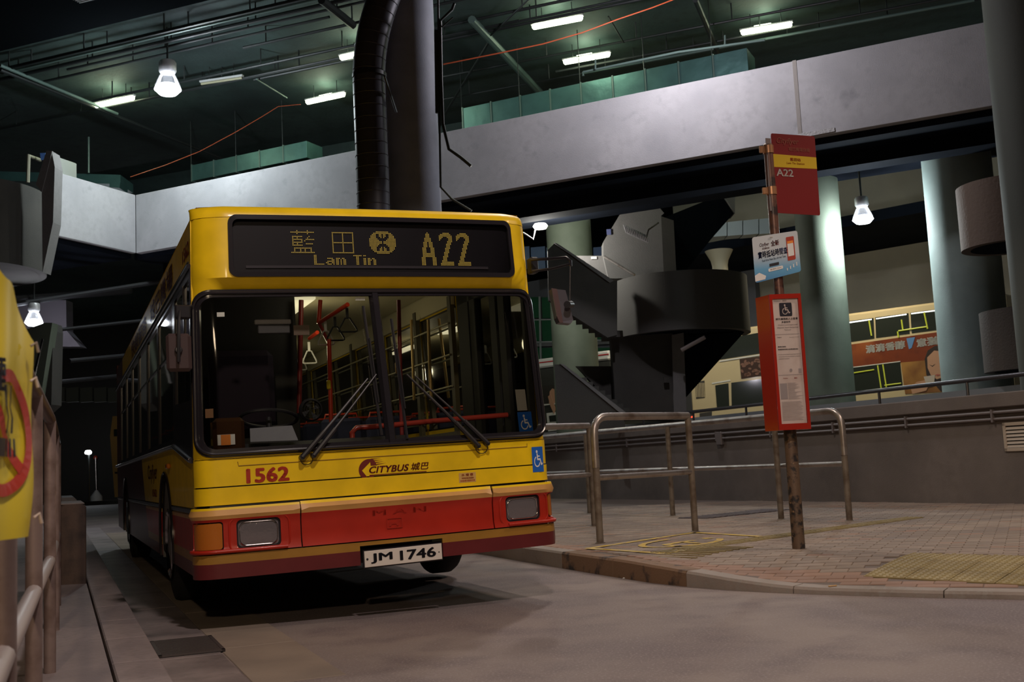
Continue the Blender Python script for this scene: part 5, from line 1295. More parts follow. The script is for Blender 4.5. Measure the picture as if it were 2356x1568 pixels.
# ================================================================== CEILING
CZ = 10.95
ce = MB().box(-34, -12, CZ, 34, 75, CZ + .4)
tag(ce.build('ceiling', m_ceil), kind='structure')
def along(p, L0_, L1_): return [p - DC * L0_, p + DC * L1_]
# near downstand beam (dark band across the top left)
nb = onz(0, 118, 10.4); pn = Vector((nb.x, nb.y, 0))
tag(MB().obox(pn - DC * 16 - DP * 7.5 + UPV * 10.4, DC * 52, DP * 7.5, UPV * .6).build('trim_1', M('shaded_black_beam', (.005, .006, .007), .95, spec=0.0)), kind='structure')  # black without sheen stands in for the beam's shade
# deep beams at the back
for k, (px_, py_, dz) in enumerate(((300, 330, 10.2),)):
    q = onz(px_, py_, 10.2); q.z = 0; q += DP * 5
    tag(MB().obox(q - DC * 22 + UPV * 10.35, DC * 55, DP * .6, UPV * .7).build('trim_%d' % (k + 2), m_ceil), kind='structure')
# pipes along and across
pr = empty('ceiling_pipework', onz(400, 150, 10.6), 'dark pipes hung in parallel runs under the ceiling', 'pipe'); opp = O(pr.location)
for (px_, py_, r_, la, lb_, mt) in ((330, 92, .03, 6, 14, m_pipel), (430, 60, .045, 10, 14, m_pipe), (360, 100, .045, 9, 14, m_pipe), (155, 160, .03, .0, 11, m_pipe), (560, 110, .035, 0, 9, m_pipe), (90, 190, .03, .0, 8, m_pipe), (600, 150, .035, 5, 10, m_pipe), (640, 165, .03, 5, 14, m_pipe), (200, 255, .025, 3, 12, m_pipe), (1300, 35, .035, 8, 6, m_pipe), (1350, 112, .03, 6, 8, m_pipe), (1650, 95, .03, 4, 9, m_pipe), (1340, 168, .035, 0, 9, m_pipel), (1440, 150, .02, 7, 8, m_pipe)):
    q = onz(px_, py_, 10.55); a, b = along(q, la, lb_)
    MB().tube([a, b], r_, 8).build('pipe_run', mt, pr, True, opp)
    for k in range(int((la + lb_) / 2.2)):
        c = a + (b - a).normalized() * (.6 + k * 2.2); MB().tube([c, Vector((c.x, c.y, CZ))], .018, 5).build('pipe_hanger', m_pipe, pr, True, opp)
for (p0_, p1_, r_, mt) in (((0, 150), (270, 262), .04, m_pipel), ((0, 160), (700, 440), .05, m_pipe), ((590, 182), (660, 225), .02, m_pipel), ((1600, 0), (1660, 140), .06, m_pipe), ((1085, 45), (1245, 215), .09, m_pipel), ((1400, 38), (1435, 98), .018, m_pipe), ((1215, 0), (1120, 90), .02, m_pipe), ((1130, 88), (1000, 300), .03, m_pipe), ((740, 0), (812, 58), .09, m_pipe)):
    MB().tube([onz(*p0_, 10.5), onz(*p1_, 10.5)], r_, 8).build('pipe_run', mt, pr, True, opp)
# fluorescent fittings
def tube_light(pa, pb, lit, label, both=True):
    a = onz(*pa, 10.55); b = onz(*pb, 10.55); d = (b - a); L_ = d.length; d.normalize(); n = Vector((-d.y, d.x, 0))
    root = empty('tube_light', a, label, 'light', 'fluorescent tube lights under the ceiling'); o_ = O(a)
    MB().obox(a - d * .03 + n * -.05 + UPV * .03, d * (L_ + .06), n * .1, UPV * .05, .01).build('light_batten', m_lampb, root, off=o_)
    if lit:
        k = 8
        MB().tube([a, a + d * .03, b - d * .03, b], [.035, .068, .068, .035], 12).build('lit_tube', m_tube, root, True, o_)
        q = onz(pa[0] + 30, pa[1] - 14, 10.75)
        MB().tube([q, q + d * .38], .018, 6).build('second_tube', m_tube, root, True, o_)
    else: MB().tube([a, b], .03, 10).build('unlit_tube', M('dead_tube', (.35, .33, .22), .4), root, True, o_)
    for t_ in (.2, .8): MB().tube([a + d * (L_ * t_) + UPV * .07, a + d * (L_ * t_) + UPV * (CZ - a.z)], .01, 5).build('hanger_rod', m_pipe, root, True, o_)
    if lit:
        c = (a + b) / 2; light('AREA', (c.x, c.y, c.z - .08), 16, (.82, 1.0, .72), .5)
        light('POINT', (c.x, c.y, c.z + .11), 12, (.80, 1.0, .70), .1)
tube_light((1225, 62), (1340, 40), True, 'lit tube light nearest the centre column, upper of the two right of it')
tube_light((1297, 143), (1403, 124), True, 'lit tube light just above the walkway, lower of the two right of the column')
tube_light((1705, 75), (1822, 55), True, 'lit tube light above the right part of the walkway')
tube_light((218, 243), (308, 224), True, 'lit tube light at the far left, left of the round bay lamp')
tube_light((705, 235), (793, 216), True, 'lit tube light immediately left of the black duct')
tube_light((783, 133), (870, 114), True, 'lit tube light half hidden by the bend of the duct')
tube_light((463, 193), (557, 179), False, 'dead unlit tube light between the bay lamp and the duct')
# high bay lamps
def bay(px, py, Y, label, mat, stem=1.5, s=1.0):
    p = at(px, py, Y) if px else LAMP2.copy(); stem = stem if stem < 1 else CZ - p.z - .38 * s - .005
    root = empty('bay_lamp', p, label, 'light', 'round high-bay lamps')
    MB().lathe((0, 0, -.09 * s), [(0, -.07 * s), (.13 * s, -.05 * s), (.20 * s, .02 * s), (.18 * s, .07 * s), (.12 * s, .10 * s)], 24).build('lamp_glass', mat, root, True)
    MB().lathe((0, 0, 0), [(.19 * s, -.03 * s), (.19 * s, -.015 * s), (.12 * s, .15 * s), (.085 * s, .19 * s), (.0, .19 * s)], 24).build('reflector', glass('ribbed_reflector', (.80, .83, .9), .8, .2), root, True)
    MB().lathe((0, 0, .19 * s), [(0, 0), (.11 * s, 0), (.13 * s, .03 * s), (.13 * s, .16 * s), (.11 * s, .19 * s), (0, .19 * s)], 20).build('gear_housing', m_lampb, root, True)
    MB().tube([(0, 0, .38 * s), (0, 0, .38 * s + stem)], .022, 8).build('drop_rod', m_pipe, root, True)
    return root
bay(386, 196, 23.0, 'brightest round bay lamp at upper left, hung below the ceiling', m_lamp, 3.8, 1.45)
bay(None, None, 0, 'round bay lamp above the walkway just over the top of the picture', m_lamp, 3.3)
bay(1985, 497, 20.7, 'round bay lamp with white housing between the two right-hand columns', m_lamp, .65)
bay(78, 735, 24.5, 'small round bay lamp at lower left above the barrier', m_lamp, .9)
wl_ = empty('wall_floodlight', at(1243, 520, 23.4), 'bright oval floodlight on a white bracket just right of the bus roof', 'light')
MB().lathe((0, 0, 0), [(0, -.07), (.13, -.055), (.165, 0), (.13, .05), (0, .07)], 20).build('lamp_glass', m_lampw, wl_, True)
MB().tube([(-.12, 0, -.08), (-.17, 0, -.28), (-.38, 0, -.13), (-.5, .1, -.1)], .022, 8).build('bracket', m_lampb, wl_, True)
# rectangular ducts behind the walkway
def duct_run(label, pts4, off_back, nseg):
    a = K_ + wn * off_back; b = E_ + wn * off_back
    P = [onv(x, y, a, b) for x, y in pts4]      # top-left, top-right, (bottom height from third)
    zt = (P[0].z + P[1].z) / 2; zb = P[2].z
    root = empty('sheet_metal_duct', (P[0].x, P[0].y, zb), label, 'duct', 'sheet metal ducts behind the walkway'); o_ = O(root.location)
    A_ = Vector((P[0].x, P[0].y, zb)); B_ = Vector((P[1].x, P[1].y, zb)); d = B_ - A_
    for k in range(nseg):
        q = A_ + d * (k / nseg)
        MB().obox(q, d / nseg * .985, wn * .7, UPV * (zt - zb), .004).build('duct_panel', m_duct, root, off=o_)
        MB().obox(q - wn * .02 - UPV * .02, d.normalized() * .035, wn * .74, UPV * (zt - zb + .04)).build('duct_flange', m_pipel, root, off=o_)
    for k in range(0, nseg, 2):
        q = A_ + d * (k / nseg) + UPV * (zt - zb); MB().tube([q, q + UPV * (CZ - zt)], .012, 5).build('duct_hanger', m_pipe, root, True, o_)
duct_run('long teal sheet-metal duct above the right part of the walkway', [(1062, 242), (1720, 118), (1062, 300)], 3.3, 9)
duct_run('sheet-metal duct lying above the walkway left of the black duct', [(440, 378), (706, 326), (706, 362)], 3.3, 5)
# orange cable
cb = empty('orange_cable', at(640, 245, 24), 'thin orange cable sagging under the ceiling', 'cable'); oc2 = O(cb.location)
m_oc = M('orange_cable_sheath', (.40, .07, .02), .5)
MB().tube([at(x, y, 27.0) for x, y in ((300, 407), (380, 380), (460, 348), (540, 305), (600, 270), (640, 245), (692, 240))], .010, 6).build('cable_run', m_oc, cb, True, oc2)
MB().tube([at(x, y, 20.0) for x, y in ((1020, 148), (1150, 122), (1250, 101), (1340, 75), (1420, 45), (1500, 18), (1560, -5))], .013, 6).build('cable_run', m_oc, cb, True, oc2)
# small pipe with bracket above the walkway, low sprinkler pipe
sp_ = empty('sprinkler_pipe', at(1345, 170, 21), 'pale sprinkler pipe with drop ends above the walkway', 'pipe'); osp = O(sp_.location)
MB().tube([at(1342, 175, 21), at(1342, 166, 21), at(1560, 120, 20.2), at(1760, 92, 19.6)], .025, 8).build('pipe_run', m_pipel, sp_, True, osp)
for x, y in ((1370, 160), (1668, 105)): MB().tube([at(x, y, 20.8), at(x, y - 24, 20.8)], .018, 6).build('pipe_drop', m_pipel, sp_, True, osp)
# things on the left walkway: white sign box, teal canopy, handrail frame
sg_ = empty('walkway_sign', at(122, 390, 24.9), 'white direction sign board standing behind the left parapet', 'sign'); osg = O(sg_.location)
a = at(121, 357, 24.7); b = at(173, 375, 26.2); h_ = .36
MB().prism([a, b, b - UPV * .8, a - UPV * .8], (.0, .08, 0)).build('board', M('white_sign_face', (.60, .62, .60), .4), sg_, off=osg)
text('sign_lettering', 'LUK2091', a * .25 + b * .75 - UPV * .10 + Vector((0, -.01, 0)), (b - a) * .22, UPV * .06, m_redt, sg_, .03, off=osg)
a2 = at(92, 352, 24.6); MB().prism([a2, a2 + Vector((.12, 0, 0)), a2 + Vector((.12, 0, -.17)), a2 + Vector((.02, 0, -.17))], (0, .04, 0)).build('blue_sign', M('navy_sign', (.05, .10, .25), .4), sg_, off=osg)
hf = empty('stair_handrail', at(64, 415, 24.4), 'beige tubular handrail end at the top of the left stair', 'handrail'); ohf = O(hf.location)
MB().tube([at(64, 420, 24.4), at(66, 358, 24.4), at(92, 368, 25.1)], .045, 8).build('frame_tube', M('beige_tube', (.35, .33, .24), .5), hf, True, ohf)
can = empty('canopy_unit', at(230, 420, 29.0), 'teal ventilation unit behind the left walkway corner', 'duct'); ocn = O(can.location)
a = at(-60, 392, 29.0); b = at(277, 402, 29.0)
MB().prism([a, b, b - UPV * .26, a - UPV * .26], (0, 1, 0)).build('unit_panel', m_duct, can, off=ocn)
MB().prism([at(252, 418, 28.9), at(277, 418, 28.9), at(275, 432, 28.9), at(252, 430, 28.9)], (0, .6, 0)).build('unit_nozzle', m_duct, can, off=ocn)
MB().tube([at(204, 315, 28.9), at(204, 398, 28.9)], .03, 6).build('unit_hanger', m_pipel, can, True, ocn)
# vent grille near the top left
vg = empty('ceiling_grille', at(155, 5, 18), 'small dark ceiling grille at the top left', 'vent'); ovg = O(vg.location)
q = onz(155, -8, 10.38)
MB().obox(q, DC * .36, DP * .36, UPV * .02).build('grille_plate', m_pipe, vg, off=ovg)
for k in range(6): MB().obox(q + DP * (.03 + k * .055) - UPV * .012, DC * .36, DP * .012, UPV * .012).build('grille_bar', m_lampb, vg, off=ovg)

# ================================================================== BACKGROUND RIGHT: wall, double-deck bus
QA = Vector((at(1600, 900, 32.5).x, 32.5, 0)); QB = Vector((at(2170, 900, 27.7).x, 27.7, 0)); QD = (QB - QA).normalized(); QN = Vector((-QD.y, QD.x, 0))
if QN.y < 0: QN = -QN
WL = QA + QN * 4.2
tag(MB().obox(WL - QD * 3.0 + UPV * 0, QD * 30, QN * .3, UPV * 10.9).build('wall_back_right', m_beige), kind='structure')
tag(MB().obox(WL - QD * 3.0 + UPV * 7.0 - QN * 4.2, QD * 30, QN * 4.5, UPV * .3).build('trim_4', m_beam), kind='structure')
def QP(px, py): return onv(px, py, QA, QB)
dd = empty('double_deck_bus', QA, 'cream double-decker with a coffee advert parked beyond the ramp wall', 'bus'); oq = O(QA)
zt_ = QP(1900, 728).z
x0_ = QP(1588, 900); x1_ = QP(2330, 850)
ba = Vector((x0_.x, x0_.y, .3)); bb_ = Vector((x1_.x, x1_.y, .3)); LB = (bb_ - ba).length
MB().obox(ba, QD * LB, QN * 2.5, UPV * (zt_ - .3), .06).build('body', m_cream, dd, off=oq)
def qface(name, pts_, mat, o=.012, parent=None, th=.01):
    P = [QP(x, y) - QN * o for x, y in pts_]
    return MB().prism(P, QN * th).build(name, mat, parent or dd, off=oq)
qface('upper_window', [(1655, 781), (1752, 764), (1752, 812), (1656, 827)], m_wind)
qface('upper_window', [(1925, 742), (2010, 731), (2012, 778), (1929, 790)], m_wind)
qface('upper_window', [(2014, 730), (2090, 720), (2093, 767), (2016, 777)], m_wind)
qface('upper_window', [(2095, 719), (2180, 708), (2183, 755), (2098, 766)], m_wind)
mls = M('bus_lit_strip', (1, 1, 1), .4, emit=((.95, 1.0, .95), 2.2))
for P in ([(1927, 744), (2006, 733), (2006, 735.5), (1927, 747)], [(2016, 732), (2086, 721.5), (2086, 724), (2016, 734)], [(2097, 720), (2167, 711), (2167, 713.5), (2097, 722.5)]): qface('saloon_light', P, mls, .016)
m_gy = M('lime_grab_pole', (.55, .62, .05), .4, emit=((.6, .6, .05), .12))  # faint glow put into the colour; the poles are no lamps
for a, b in (((2000, 736), (2006, 772)), ((2127, 718), (2135, 756)), ((2066, 762), (2068, 776)), ((2068, 761), (2134, 751)), ((2075, 735), (2078, 758))):
    MB().tube([QP(*a) - QN * .02, QP(*b) - QN * .02], .02, 6).build('grab_pole', m_gy, dd, True, oq)
m_ad = M('brown_advert_vinyl', (.20, .045, .02), .35, var=[(1.0, (.34, .10, .03), .45, .7), (3, (.12, .03, .02), .5, .8)])
m_ad2 = M('amber_advert_vinyl', (.40, .20, .06), .35, var=[(.9, (.16, .06, .03), .42, .62)])
qface('advert', [(1930, 796), (2190, 759), (2190, 823), (1935, 846)], m_ad)
qface('advert', [(2072, 829), (2190, 813), (2190, 900), (2083, 906)], m_ad2, .011)
qface('lower_window', [(1938, 849), (2071, 832), (2077, 889), (1942, 904)], m_wind)
for a, b in (((2020, 840), (2028, 892)), ((2032, 838), (2040, 890)), ((1950, 850), (1956, 900)), ((1962, 858), (2012, 850)), ((2036, 886), (2074, 881))):
    MB().tube([QP(*a) - QN * .02, QP(*b) - QN * .02], .018, 6).build('grab_pole', m_gy, dd, True, oq)
m_adw = M('advert_white', (.62, .60, .58), .4)
t0 = QP(1993, 813) - QN * .02; tX = QP(2084, 801) - QN * .02 - t0
text('advert_characters', '滴滴香醇', t0, tX, UPV * .22, m_adw, dd, .05, off=oq)
t0 = QP(2110, 799) - QN * .02; tX = QP(2185, 788) - QN * .02 - t0
text('advert_characters', '意猶未', t0, tX, UPV * .22, m_adw, dd, .05, off=oq)
qface('advert_cup_cone', [(2086, 778), (2106, 775), (2098, 800), (2092, 803)], M('advert_blue', (.12, .25, .5), .4), .02)
qface('advert_pack', [(1938, 803), (1952, 801), (1953, 815), (1939, 816)], M('advert_blue2', (.08, .2, .5), .4), .02)
# woman with a cup printed on the advert
skin = M('printed_skin', (.50, .27, .17), .5); hair = M('printed_hair', (.03, .018, .015), .5)
qface('printed_hair', [(2128, 826), (2135, 806), (2152, 795), (2170, 795), (2184, 806), (2188, 850), (2188, 895), (2165, 900), (2132, 862)], hair, .018)
qface('printed_face', [(2134, 822), (2150, 806), (2168, 808), (2178, 826), (2180, 850), (2170, 868), (2156, 872), (2142, 862), (2135, 846)], skin, .024)
for x in (2146, 2168): qface('printed_eye', [(x - 7, 838 - (x > 2150) * 2), (x, 841 - (x > 2150) * 2), (x + 6, 837 - (x > 2150) * 2), (x, 843 - (x > 2150) * 2)], hair, .03)
qface('printed_lips', [(2152, 862), (2158, 860), (2165, 861), (2158, 865)], M('printed_lip', (.4, .1, .08), .5), .03)
qface('printed_hand', [(2096, 892), (2110, 878), (2130, 874), (2138, 884), (2132, 898), (2100, 906)], skin, .024)
qface('printed_cup', [(2126, 866), (2152, 862), (2150, 886), (2134, 890)], M('printed_cup_white', (.5, .42, .36), .5), .03)
# coffee bean advert: single beans
qface('bean_advert', [(1702, 826), (1762, 818), (1764, 862), (1706, 871)], M('bean_ground', (.05, .022, .015), .5), .012)
random.seed(5); bm_ = M('printed_bean', (.22, .11, .08), .5)
for k in range(26):
    x = random.uniform(1708, 1757); y = 829 + random.uniform(2, 36) - (x - 1702) * .13; r = random.uniform(3, 4.6); an = random.uniform(0, PI)
    P = [QP(x + math.cos(an) * math.cos(t) * r * 1.3 - math.sin(an) * math.sin(t) * r * .8, y + math.sin(an) * math.cos(t) * r * 1.3 + math.cos(an) * math.sin(t) * r * .8) - QN * .016 for t in [2 * PI * j / 9 for j in range(9)]]
    MB().add(P, [tuple(range(9))]).build('printed_coffee_bean', bm_, dd, off=oq, recalc=False)
qface('lower_window', [(1683, 880), (1762, 870), (1764, 928), (1684, 936)], m_wind)
qface('door_window', [(1646, 886), (1676, 881), (1678, 934), (1650, 938)], m_wind)
qface('door_frame', [(1638, 880), (1680, 873), (1681, 876), (1639, 883)], m_silver, .014)
qface('engine_grille', [(1600, 878), (1621, 875), (1622, 914), (1602, 917)], M('grille_dark', (.05, .045, .04), .6))
for k in range(6): qface('grille_slat', [(1602 + 3.4 * k, 880), (1603.4 + 3.4 * k, 880), (1604.4 + 3.4 * k, 913), (1603 + 3.4 * k, 913)], m_cream, .02)
qface('lower_grille', [(1610, 950), (1638, 946), (1638, 958), (1610, 960)], MATS['grille_dark'])
MB().lathe(QP(1594, 960) - QN * .03, [(.05, 0), (.03, .03), (0, .035)], 10, axis=-QN).build('tail_light', M('lit_red_lamp', (.8, .02, .01), .3, emit=((1, .05, .02), 3)), dd, True, oq)
for x in (1720, 2230): 
    c = QP(x, 960); MB().lathe(Vector((c.x, c.y, .48)) + QN * .1, [(.46, 0), (.48, .05), (.48, .2), (.2, .22), (0, .22)], 24, axis=-QN).build('wheel', m_tyre, dd, True, oq)
qface('trim_line', [(1656, 829), (1752, 814), (1752, 817), (1656, 832)], m_silver, .02); qface('trim_line', [(1935, 847), (2072, 830), (2072, 832), (1935, 849)], m_silver, .02)
# background duct in pale panels, and a hanging funnel fitting
du = empty('background_duct', at(1640, 530, 30), 'pale sheet-metal duct high behind the spiral stair', 'duct'); odu = O(du.location)
for k, (xa, xb) in enumerate(((1632, 1672), (1674, 1708), (1710, 1745), (1747, 1790))):
    ya, yb_ = 545 - (xa - 1632) * .06, 515 - (xa - 1632) * .10
    MB().prism([at(xa, ya, 30), at(xb, ya - 3, 30), at(xb, yb_ - 4, 30), at(xa, yb_, 30)], (0, .5, 0)).build('duct_panel', M('pale_duct', (.42, .47, .50), .35, .5), du, off=odu)
cn = empty('funnel_lamp_housing', at(1657, 620, 29), 'cream funnel-shaped fitting hanging behind the curved stair drum', 'light'); 
MB().lathe((0, 0, -.1), [(.22, -.25), (.21, .2), (.24, .35), (.36, .58), (.38, .62), (0, .62)], 20).build('funnel', M('cream_metal', (.38, .34, .24), .5), cn, True)

# ================================================================== BACKGROUND CENTRE: green frontage and white bus
RA = Vector((at(1100, 900, 36.7).x, 36.7, 0)); RB = Vector((at(1392, 900, 33.3).x, 33.3, 0)); RD = (RB - RA).normalized(); RN = Vector((-RD.y, RD.x, 0))
if RN.y < 0: RN = -RN
def RP(px, py, back=0.0): return onv(px, py, RA + RN * back, RB + RN * back)
wb = empty('white_double_deck_bus', RA, 'white-roofed bus with a red line standing behind the pale green column', 'bus'); orr = O(RA)
zt2 = RP(1258, 822).z
MB().obox(RA - RD * 5 + UPV * .3, RD * 10.5, RN * 2.5, UPV * (zt2 - .3 - .35)).build('body', M('dark_bus_body', (.05, .05, .045), .3), wb, off=orr)
MB().obox(RA - RD * 5 + UPV * (zt2 - .32) - RN * .03, RD * 10.5, RN * 2.56, UPV * .30, .05).build('roof', m_silver, wb, off=orr)
MB().obox(RA - RD * 5 + UPV * (zt2 - .16) - RN * .04, RD * 10.5, RN * .02, UPV * .035).build('red_line', M('red_stripe', (.45, .02, .02), .4), wb, off=orr)
def rface(name, pts_, mat, o=.02, parent=wb, back=0.0): return MB().prism([RP(x, y, back) - RN * o for x, y in pts_], RN * .012).build(name, mat, parent, off=O(parent.location))
rface('advert', [(1246, 888), (1284, 884), (1286, 930), (1248, 933)], M('print_dark', (.04, .035, .03), .4))
rface('printed_figure', [(1266, 900), (1272, 893), (1278, 896), (1280, 920), (1276, 932), (1264, 930)], skin, .03)
rface('printed_figure', [(1262, 912), (1268, 906), (1272, 918), (1280, 940), (1276, 952), (1268, 934)], skin, .034)
rface('advert_border', [(1246, 930), (1286, 926), (1286, 929), (1246, 933)], m_silver, .03)
rface('lower_panel', [(1258, 950), (1288, 946), (1290, 988), (1262, 992)], m_silver, .02); rface('lower_window', [(1264, 956), (1288, 953), (1289, 968), (1266, 970)], m_wind, .03)
rface('gold_panel_line', [(1060, 906), (1190, 892), (1190, 894), (1060, 908)], m_silver, .03); rface('gold_panel_line', [(1060, 953), (1190, 938), (1190, 940), (1060, 955)], m_silver, .03)
t0 = RP(1098, 947) - RN * .04; text('gold_number', '1·2', t0, RP(1146, 941) - RN * .04 - t0, UPV * .55, M('gold_print', (.45, .36, .06), .4), wb, .03, off=orr)
gb = MB().obox(RA + RN * 5 - RD * 16, RD * 24, RN * .3, UPV * 8.0)
tag(gb.build('wall_back_centre', M('mid_grey_wall', (.16, .16, .17), .8)), kind='structure')
gf = empty('green_frontage', RA + RN * 4.9, 'green glazed frontage with white bars between bus and column', 'building')
for (xa, xb) in ((1150, 1197), (1200, 1246), (1250, 1290), (1296, 1340), (1372, 1412)):
    for (ya, yb_) in ((684, 732), (737, 785), (800, 828)):
        rface('green_panel', [(xa, yb_), (xb, yb_ - 1), (xb - 2, ya - 1), (xa - 2, ya)], m_green, .05, gf, 4.9)
for P in ([(1245, 830), (1249, 830), (1246, 682), (1242, 682)], [(1150, 736), (1290, 733), (1290, 736), (1150, 739)], [(1150, 788), (1412, 780), (1412, 783), (1150, 791)]):
    rface('white_bar', P, M('white_bar_paint', (.45, .46, .44), .5), .08, gf, 4.9)
rface('grey_sill', [(1150, 800), (1412, 791), (1412, 784), (1150, 790)], m_conc, .07, gf, 4.9)
# blue clerestory strip above it
bl = MB()
cl = empty('blue_window_strip', at(1240, 600, 38), 'row of blue-grey windows high behind the pale green column', 'window'); ocl = O(cl.location)
for xa in (1150, 1186, 1222, 1258, 1294, 1330, 1366):
    MB().prism([at(xa, 620, 38), at(xa + 33, 617, 38), at(xa + 32, 566, 38), at(xa - 1, 569, 38)], (0, .08, 0)).build('window_panel', M('blue_glass_panel', (.06, .13, .33), .3), cl, off=ocl)

# ================================================================== LEFT BACKGROUND
tag(MB().box(-38, 66, 0, 34, 66.4, 11).build('wall_back_left', M('very_dark_wall', (.035, .033, .03), .9)), kind='structure')
tag(MB().box(-34.4, -12, 0, -34, 75, 11).build('wall_left', MATS['very_dark_wall']), kind='structure')
tag(MB().box(34, -12, 0, 34.4, 75, 11).build('wall_right_far', MATS['very_dark_wall']), kind='structure')
# grey slab with the lower left lamp, sloping stair parapet
ls = empty('lower_left_stair', at(100, 800, 23), 'grey sloping stair parapet below the lower left lamp', 'staircase'); ols = O(ls.location)
MB().prism([at(x, y, 26) for x, y in ((-40, 688), (152, 690), (153, 760), (185, 797), (-40, 797))], (0, .4, 0)).build('slab_face', M('lilac_grey_slab', (.055, .05, .06), .8), ls, off=ols)
MB().prism([at(x, y, 22) for x, y in ((60, 757), (104, 742), (120, 742), (93, 916), (60, 880))], (.0, .3, 0)).build('sloping_parapet', m_colg, ls, off=ols)
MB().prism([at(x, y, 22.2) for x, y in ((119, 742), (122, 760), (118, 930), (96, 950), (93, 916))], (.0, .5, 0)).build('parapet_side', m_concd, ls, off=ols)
MB().tube([at(98, 780, 21.8), at(74, 885, 21.4)], .03, 8).build('stair_handrail', m_chrome, ls, True, ols)
# dark ducts under the walkway, left
ud = empty('undercroft_ducts', at(300, 640, 24), 'dark pipes and trays slung under the left of the walkway', 'pipe'); oud = O(ud.location)
for (a, b, r_) in (((0, 705), (420, 640), .06), ((120, 760), (480, 720), .04), ((0, 690), (300, 668), .09), ((160, 830), (420, 805), .05), ((120, 880), (300, 862), .05)):
    MB().tube([at(*a, 24), at(*b, 27)], r_, 8).build('pipe_run', M('undercroft_pipe', (.010, .010, .012), .7), ud, True, oud)
for k in range(5):
    MB().prism([at(x, y, 40) for x, y in ((120 + 32 * k, 925), (148 + 32 * k, 923), (148 + 32 * k, 890), (120 + 32 * k, 892))], (0, .2, 0)).build('tray_panel', M('tray_dim', (.07, .065, .05), .7), ud, off=oud)
# far bollard sign with cone base, lamp
sgp = onz(222, 1153, 0)
fsn = empty('cone_based_sign', sgp, 'far-off sign post on a pale cone base under a bright lamp', 'sign')
k_ = sgp.y / FPX
MB().lathe((0, 0, 0), [(13 * k_, 0), (13 * k_, 9 * k_), (12.5 * k_, 12 * k_), (2.5 * k_, 26 * k_), (0, 26 * k_)], 16).build('cone_base', M('pale_cone', (.42, .42, .40), .6), fsn, True)
MB().tube([(0, 0, 20 * k_), (-2 * k_, 0, 100 * k_)], 1.2 * k_, 8).build('sign_post', m_rail, fsn, True)
MB().lathe((-2 * k_, 0, 100 * k_), [(4 * k_, -1.2 * k_), (4.5 * k_, 0), (4 * k_, 1.2 * k_), (0, 1.2 * k_)], 12, axis=(0, 1, 0)).build('sign_disc', M('red_disc', (.5, .05, .02), .5), fsn, True)
fb_ = tag(MB().lathe((0, 0, 0), [(0, -.12), (.15, -.08), (.18, 0), (.12, .1), (0, .12)], 14).build('far_lamp', m_lamp, None, True), 'small bright lamp far away at lower left beside the cone-based sign', 'light'); fb_.location = pf; fb_.name = 'far_lamp'
MB().tube([(0, .1, -pf.z), (0, .1, 0)], .05, 8).build('lamp_post', m_pipe, fb_, True)
# low kerb far away
tag(MB().obox(onz(190, 1163, 0), (6, 1.5, 0), (0, .3, 0), (0, 0, .2)).build('trim_5', m_concd), kind='structure')
# distant orange double-decker
ob_ = onz(262, 1143, .35); 
odb = empty('distant_bus', (ob_.x, 53, 0), 'orange-yellow bus far behind, its edge showing left of the parked bus', 'bus')
oy = M('orange_yellow_paint', (.62, .34, .10), .4)
A_ = [at(x, y, 53) for x, y in ((259, 957), (300, 955), (300, 1143), (264, 1143), (253, 1003))]
MB().prism([p - odb.location for p in A_], (2.4, 9, 0)).build('body', oy, odb)
MB().prism([at(x, y, 52.95) - odb.location for x, y in ((262, 1003), (300, 1001), (300, 985), (262, 987))], (0, .04, 0)).build('window', m_wind, odb)
MB().prism([at(x, y, 52.95) - odb.location for x, y in ((264, 1085), (300, 1084), (300, 1088), (264, 1089))], (0, .04, 0)).build('trim_line', DG if False else m_black, odb)
for x in (.9, 2.3): MB().lathe((x, .4, .45), [(.42, 0), (.45, .05), (.45, .25), (0, .26)], 20, axis=(0, -1, 0)).build('wheel', m_tyre, odb, True)
# concrete blocks on the left footway
blk = empty('concrete_block', LM(-.06, 10.2, .095), 'dark brown rounded concrete block on the left footway', 'block')
c1 = onz(136, 1343, .095); 
cb1 = onz(136, 1345, .095); cb2 = onz(199, 1342, .095); wv = cb2 - cb1; zt3 = at(165, 1160, cb1.y).z
blk.location = cb1; lenv = EV * 1.9
P = [Vector((0, 0, 0)), wv, wv + lenv, lenv]
wdl = wv.length
t_ = MB(); n_ = 6
ring = []
w_u = wv.normalized(); e_u = EV
for (cx_, cy_, a0_) in ((.03, .03, PI), (wdl - .03, .03, 1.5 * PI), (wdl - .03, 1.9 - .03, 0), (.03, 1.9 - .03, .5 * PI)):
    for k in range(5):
        t2 = a0_ + PI / 2 * k / 4; ring.append((cx_ + .03 * math.cos(t2), cy_ + .03 * math.sin(t2)))
hgt = zt3 - .095
vs = [];
for h_, ins in ((0, 0), (hgt - .03, 0), (hgt, .02)):
    for (a, b) in ring:
        a2 = a + (ins if a < wdl / 2 else -ins); b2 = b + (ins if b < .95 else -ins); p = w_u * a2 + e_u * b2; vs.append((p.x, p.y, h_))
n_ = len(ring); fs = [(k + j * n_, (k + 1) % n_ + j * n_, (k + 1) % n_ + (j + 1) * n_, k + (j + 1) * n_) for j in range(2) for k in range(n_)] + [tuple(range(2 * n_, 3 * n_))]
m_blk = M('stained_block', (.10, .065, .05), .75, var=[(6, (.05, .035, .03), .45, .7)], bump=(40, .4, .006))
t_.add(vs, fs); t_.build('block_body', m_blk, blk, True)
MB().obox(w_u * .015 + e_u * .015 + UPV * (hgt - .002), w_u * (wdl - .03), e_u * 1.87, UPV * .012, .004).build('block_top', M('block_top_grey', (.25, .21, .20), .8, bump=(40, .5, .006)), blk)
b2 = empty('concrete_block', cb1 + EV * 2.6, 'pale grey concrete block just beyond the dark block', 'block')
